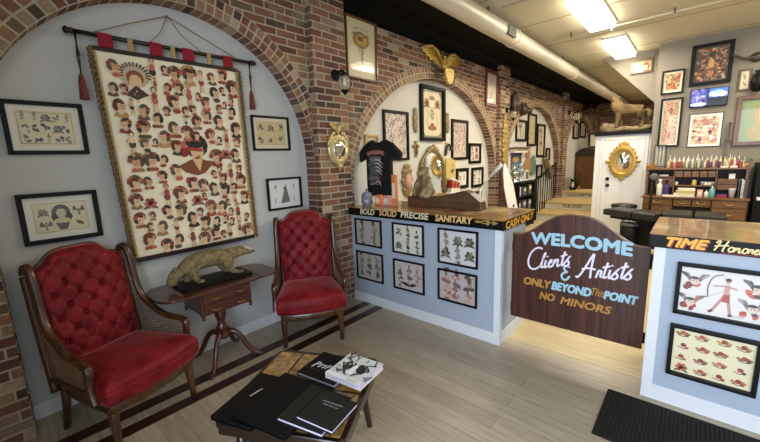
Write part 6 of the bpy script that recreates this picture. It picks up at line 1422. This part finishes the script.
# --- things on the desk
def at_desk(px, y=None): y = y or YHF-.08; return (P(px, 195, 1, y).x, y, ds)
def hz_(py0, py1, px, y): return P(px, py0, 1, y).z-P(px, py1, 1, y).z
x, y, z = at_desk(659, 7.72); bottle('white spray bottle with blue label on the desk', x, y, z, hz_(177.5, 194, 659, y), .042, MB_WHT, 'white', None, 'spray_bottle', 'spray bottle', True)
x, y, z = at_desk(665.5, 7.70); bottle('dark purple spray bottle on the desk next to the white one', x, y, z, hz_(179.5, 195, 665, y), .042, M_['purple'], 'blackm', None, 'spray_bottle', 'spray bottle', True)
x, y, z = at_desk(684, 7.72); wS = (P(694, 190, 1, 7.72).x-P(673, 190, 1, 7.72).x)/2
for i, (h, m_, lb, kf) in enumerate(((.05, 'paper', 'lowest white paper stack on the desk middle', 1.0), (.045, 'yellow', 'yellowish paper stack lying on the lowest white stack', .9), (.035, 'paper', 'topmost small white paper stack on the desk middle', .8))):
    t = thing('paper_stack', lb, 'paper', (x+.01*i, y, z), .04*i, 'paper stacks on the desk'); 
    m = MB()
    for q in range(4): m.box(-wS*kf, wS*kf, -.1, .1, h*q/4, h*(q+.88)/4)
    m.build('sheets', m_, t); z += h+.0005
x, y, z = at_desk(668.5, 7.63); t = thing('paper_stack', 'flat white papers at the front edge of the desk before the spray bottles', 'paper', (x+.03, y, z), .1, None); MB().box(-.11, .11, -.05, .05, 0, .02).build('sheets', 'paper', t)
x, y, z = at_desk(699.5, 7.70); t = thing('carton', 'pink carton on the desk beside the paper stacks', 'box', (x, y, z)); hh = hz_(188.5, 195.5, 699, y); MB().box(-.035, .035, -.03, .03, 0, hh).build('carton_body', 'pink', t, bevel=.002); MB().box(-.02, .02, -.032, -.03, hh*.3, hh*.8).build('label', 'paper', t)
x, y, z = at_desk(706, 7.72); bottle('short white pump bottle on the desk between pink carton and teal bottle', x, y, z, .11, .03, MB_WHT, 'white', None, 'pump_bottle', 'bottle')
x, y, z = at_desk(711.5, 7.70); bottle('teal pump bottle on the desk', x, y, z, hz_(184.5, 196, 711, y), .038, M_['teal'], 'white', None, 'pump_bottle', 'bottle')
x, y, z = at_desk(721.5, 7.72); t = thing('carton', 'low red carton on the desk between the teal bottle and the white cup', 'box', (x, y, z)); MB().box(-.06, .06, -.04, .04, 0, .05).build('carton_body', 'red', t, bevel=.002); MB().box(-.061, .061, -.041, .041, .035, .053).build('lid', 'purple', t, bevel=.002)
x, y, z = at_desk(731.5, 7.70); t = thing('paper_cup', 'white paper cup on the desk before the upright magazines', 'cup', (x, y, z)); hh = hz_(188, 197, 731, y); MB().lathe([(.028, 0), (.042, hh*.97), (.045, hh), (.038, hh), (.027, .006)], 18).build('cup_body', 'white', t, True)
mcols = ['greyp', 'blackm', 'paper', 'chrome', 'bluec', 'paper', 'greyp']; mn = ['grey', 'black', 'white', 'silver', 'blue', 'cream', 'dark grey']
for i in range(7):
    x = P(738.3+1.45*i, 190, 1, YHF+.08).x; t = thing('magazine', '%s spined magazine upright in the hutch, %s from the white cup' % (mn[i], ords[i]), 'magazine', (x, YHF+.12, ds), 0, 'upright magazines in the hutch'); o = MB().box(-.006, .006, -.1, .1, 0, .26+.01*(i % 3)).build('cover', mcols[i], t); MB().box(-.005, .005, -.098, .101, .004, .264+.01*(i % 3)).build('pages', 'paper', t)
sh_z = zy(185.3)
for i, (px, m_, nm, lb) in enumerate(((676.3, MB_WHT, 'small_jar', 'small white jar on the pigeonhole shelf, nearest the spray bottles'), (702, MB_GRY, 'small_jar', 'small grey jar on the pigeonhole shelf beside the yellow bottle'), (705.5, MB_WHT, 'small_jar', 'small white jar in the middle of three at the pigeonhole shelf end'), (709.5, MB_WHT, 'small_jar', 'small white jar, middle-right of the pigeonhole shelf'), (713, MB_GRY, 'small_jar', 'small grey jar at the right end of the pigeonhole shelf'))):
    x = P(px, 184, 1, YHF+.05).x; t = thing(nm, lb, 'jar', (x, YHF+.05, sh_z), 0, 'small jars on the pigeonhole shelf'); MB().lathe([(.022, 0), (.024, .004), (.024, .035), (.02, .04)], 14).build('jar_body', m_, t, True); MB().lathe([(.022, .04), (.022, .05), (.018, .053)], 14).build('lid', 'white', t, True)
x = P(694, 184, 1, YHF+.05).x; bottle('yellow bottle with purple cap on the pigeonhole shelf', x, YHF+.05, sh_z, .115, .03, M_['yellow'], 'purple', None, 'glue_bottle', 'bottle')
x = P(664, 176, 1, YHF+.07).x; t = thing('flat_box', 'white flat carton on the shelf above the spray bottles', 'box', (x, YHF+.09, zy(176.5))); MB().box(-.06, .06, -.04, .04, 0, .022).build('carton', 'white', t, bevel=.002); MB().box(-.061, .061, -.041, .041, .012, .026).build('lid', 'paper', t, bevel=.002)
x = P(735, 175, 1, YHF+.03).x; t = thing('flat_box', 'white upright carton above the small drawers by the magazines', 'box', (x-.03, YHF+.06, zy(178.8))); MB().box(-.035, .035, -.03, .03, 0, .075).build('carton', 'white', t, bevel=.002); MB().box(-.036, .036, -.031, .031, .06, .078).build('lid', 'paper', t, bevel=.002)
# black cabinet at the view edge
xa = P(752.5, 190, 1, 7.62).x; t = thing('black_cabinet', 'black upright cabinet with a white tray at the right end of the desk', 'cabinet', (xa+.02, 7.62, 0)); hc = P(757, 163, 1, 7.62).z
MB().box(0, .5, 0, .42, 0, hc).build('carcass', 'black', t, bevel=.008); MB().box(.03, .47, -.012, 0, .1, ds-.1).build('door', 'blackm', t, bevel=.005); o = MB().box(.03, .40, -.10, .0, ds-.01, ds+.03).build('tray', 'white', t, bevel=.004); MB().box(.06, .36, -.012, .0, hc-.3, hc-.12).build('panel', 'greyp', t, bevel=.004)
t = thing('white_device', 'small white device on top of the black cabinet', 'box', (xa+.2, 7.75, hc)); MB().box(-.12, .12, -.08, .08, 0, .07).build('casing', 'white', t, bevel=.012); MB().box(-.07, .07, -.082, -.08, .02, .05).build('display', 'blackm', t)
# gooseneck lamp before the desk
x0 = P(650.5, 200, 1, 7.3).x; zt = P(652, 177, 1, 7.3).z; t = thing('desk_lamp', 'black post lamp with a round grey head at the door end of the desk', 'lamp', (x0, 7.3, 0))
MB().lathe([(.12, 0), (.12, .02), (.02, .03)], 18).tube([(0, 0, .02), (0, 0, zt)], .018, 8).build('post', 'blackm', t, True); MB().lathe([(.02, .05), (.055, .03), (.06, -.01), (.055, -.03), (.01, -.035)], 18, (.02, 0, zt), 'y').build('lamp_head', 'greyp', t, True)

# ------------------------------------------------------------------ tattoo benches and stool
ZBd = .72
def bench(label, a, b_, wdt, segs, ZBd=.72):
    A, B = P(*a, 2, ZBd), P(*b_, 2, ZBd); d = B-A; L_ = d.length; t = thing('tattoo_bench', label, 'padded bench', (A.x, A.y, 0), math.atan2(d.y, d.x), 'black padded tattoo benches')
    x = 0
    for f in segs:
        MB().loft([(x+.01, .0), (x+L_*f-.01, .0), (x+L_*f-.01, wdt), (x+.01, wdt)], [(.97, ZBd-.10), (1, ZBd-.09), (1, ZBd-.02), (.97, ZBd-.004), (.9, ZBd)]).build('pad', 'blackl', t, bevel=.012); x += L_*f
    MB().box(.08, L_-.08, wdt*.2, wdt*.8, ZBd-.15, ZBd-.101).build('frame', 'blackm', t)
    MB().box(L_*.58, L_*.8, wdt*.32, wdt*.68, .06, ZBd-.15).build('column', 'blackm', t, bevel=.01); MB().box(L_*.5, L_*.9, wdt*.12, wdt*.88, 0, .06).build('base', 'blackm', t, bevel=.01)
    return t
bench('long black padded bench behind the gate, its narrow end toward the white door', (602.5, 208.5), (655, 214.8), .40, (.58, .42))
bench('black padded bench near the desk drawers, beyond the right counter', (662, 213.2), (729, 217), .45, (.5, .5), .78)
a = P(625, 203, 2, .70); t = thing('round_stool', 'round black stool between the white door and the long bench', 'stool', (a.x, a.y-.1, 0))
MB().lathe([(.16, .62), (.19, .63), (.2, .66), (.19, .69), (.12, .70), (.001, .701)], 24).build('seat', 'blackl', t, True); MB().lathe([(.03, .06), (.03, .63)], 12).build('column', 'chrome', t, True)
for i in range(5): a_ = 2*PI*i/5; MB().tube([(0, 0, .08), (.24*math.cos(a_), .24*math.sin(a_), .05)], .018, 6).ell((.24*math.cos(a_), .24*math.sin(a_), .028), .028, 8).build('caster_leg', 'blackm', t, True)
a = P(626.5, 230, 1, 6.0); t = thing('waste_bin', 'black cylindrical bin under the end of the long bench', 'bin', (a.x-.02, 6.55, 0)); MB().lathe([(.12, 0), (.13, .5), (.12, .5), (.11, .01)], 20).build('bin_body', 'blackm', t, True); MB().lathe([(.135, .49), (.135, .52), (.12, .53), (.001, .535)], 20).build('lid', 'greyp', t, True)
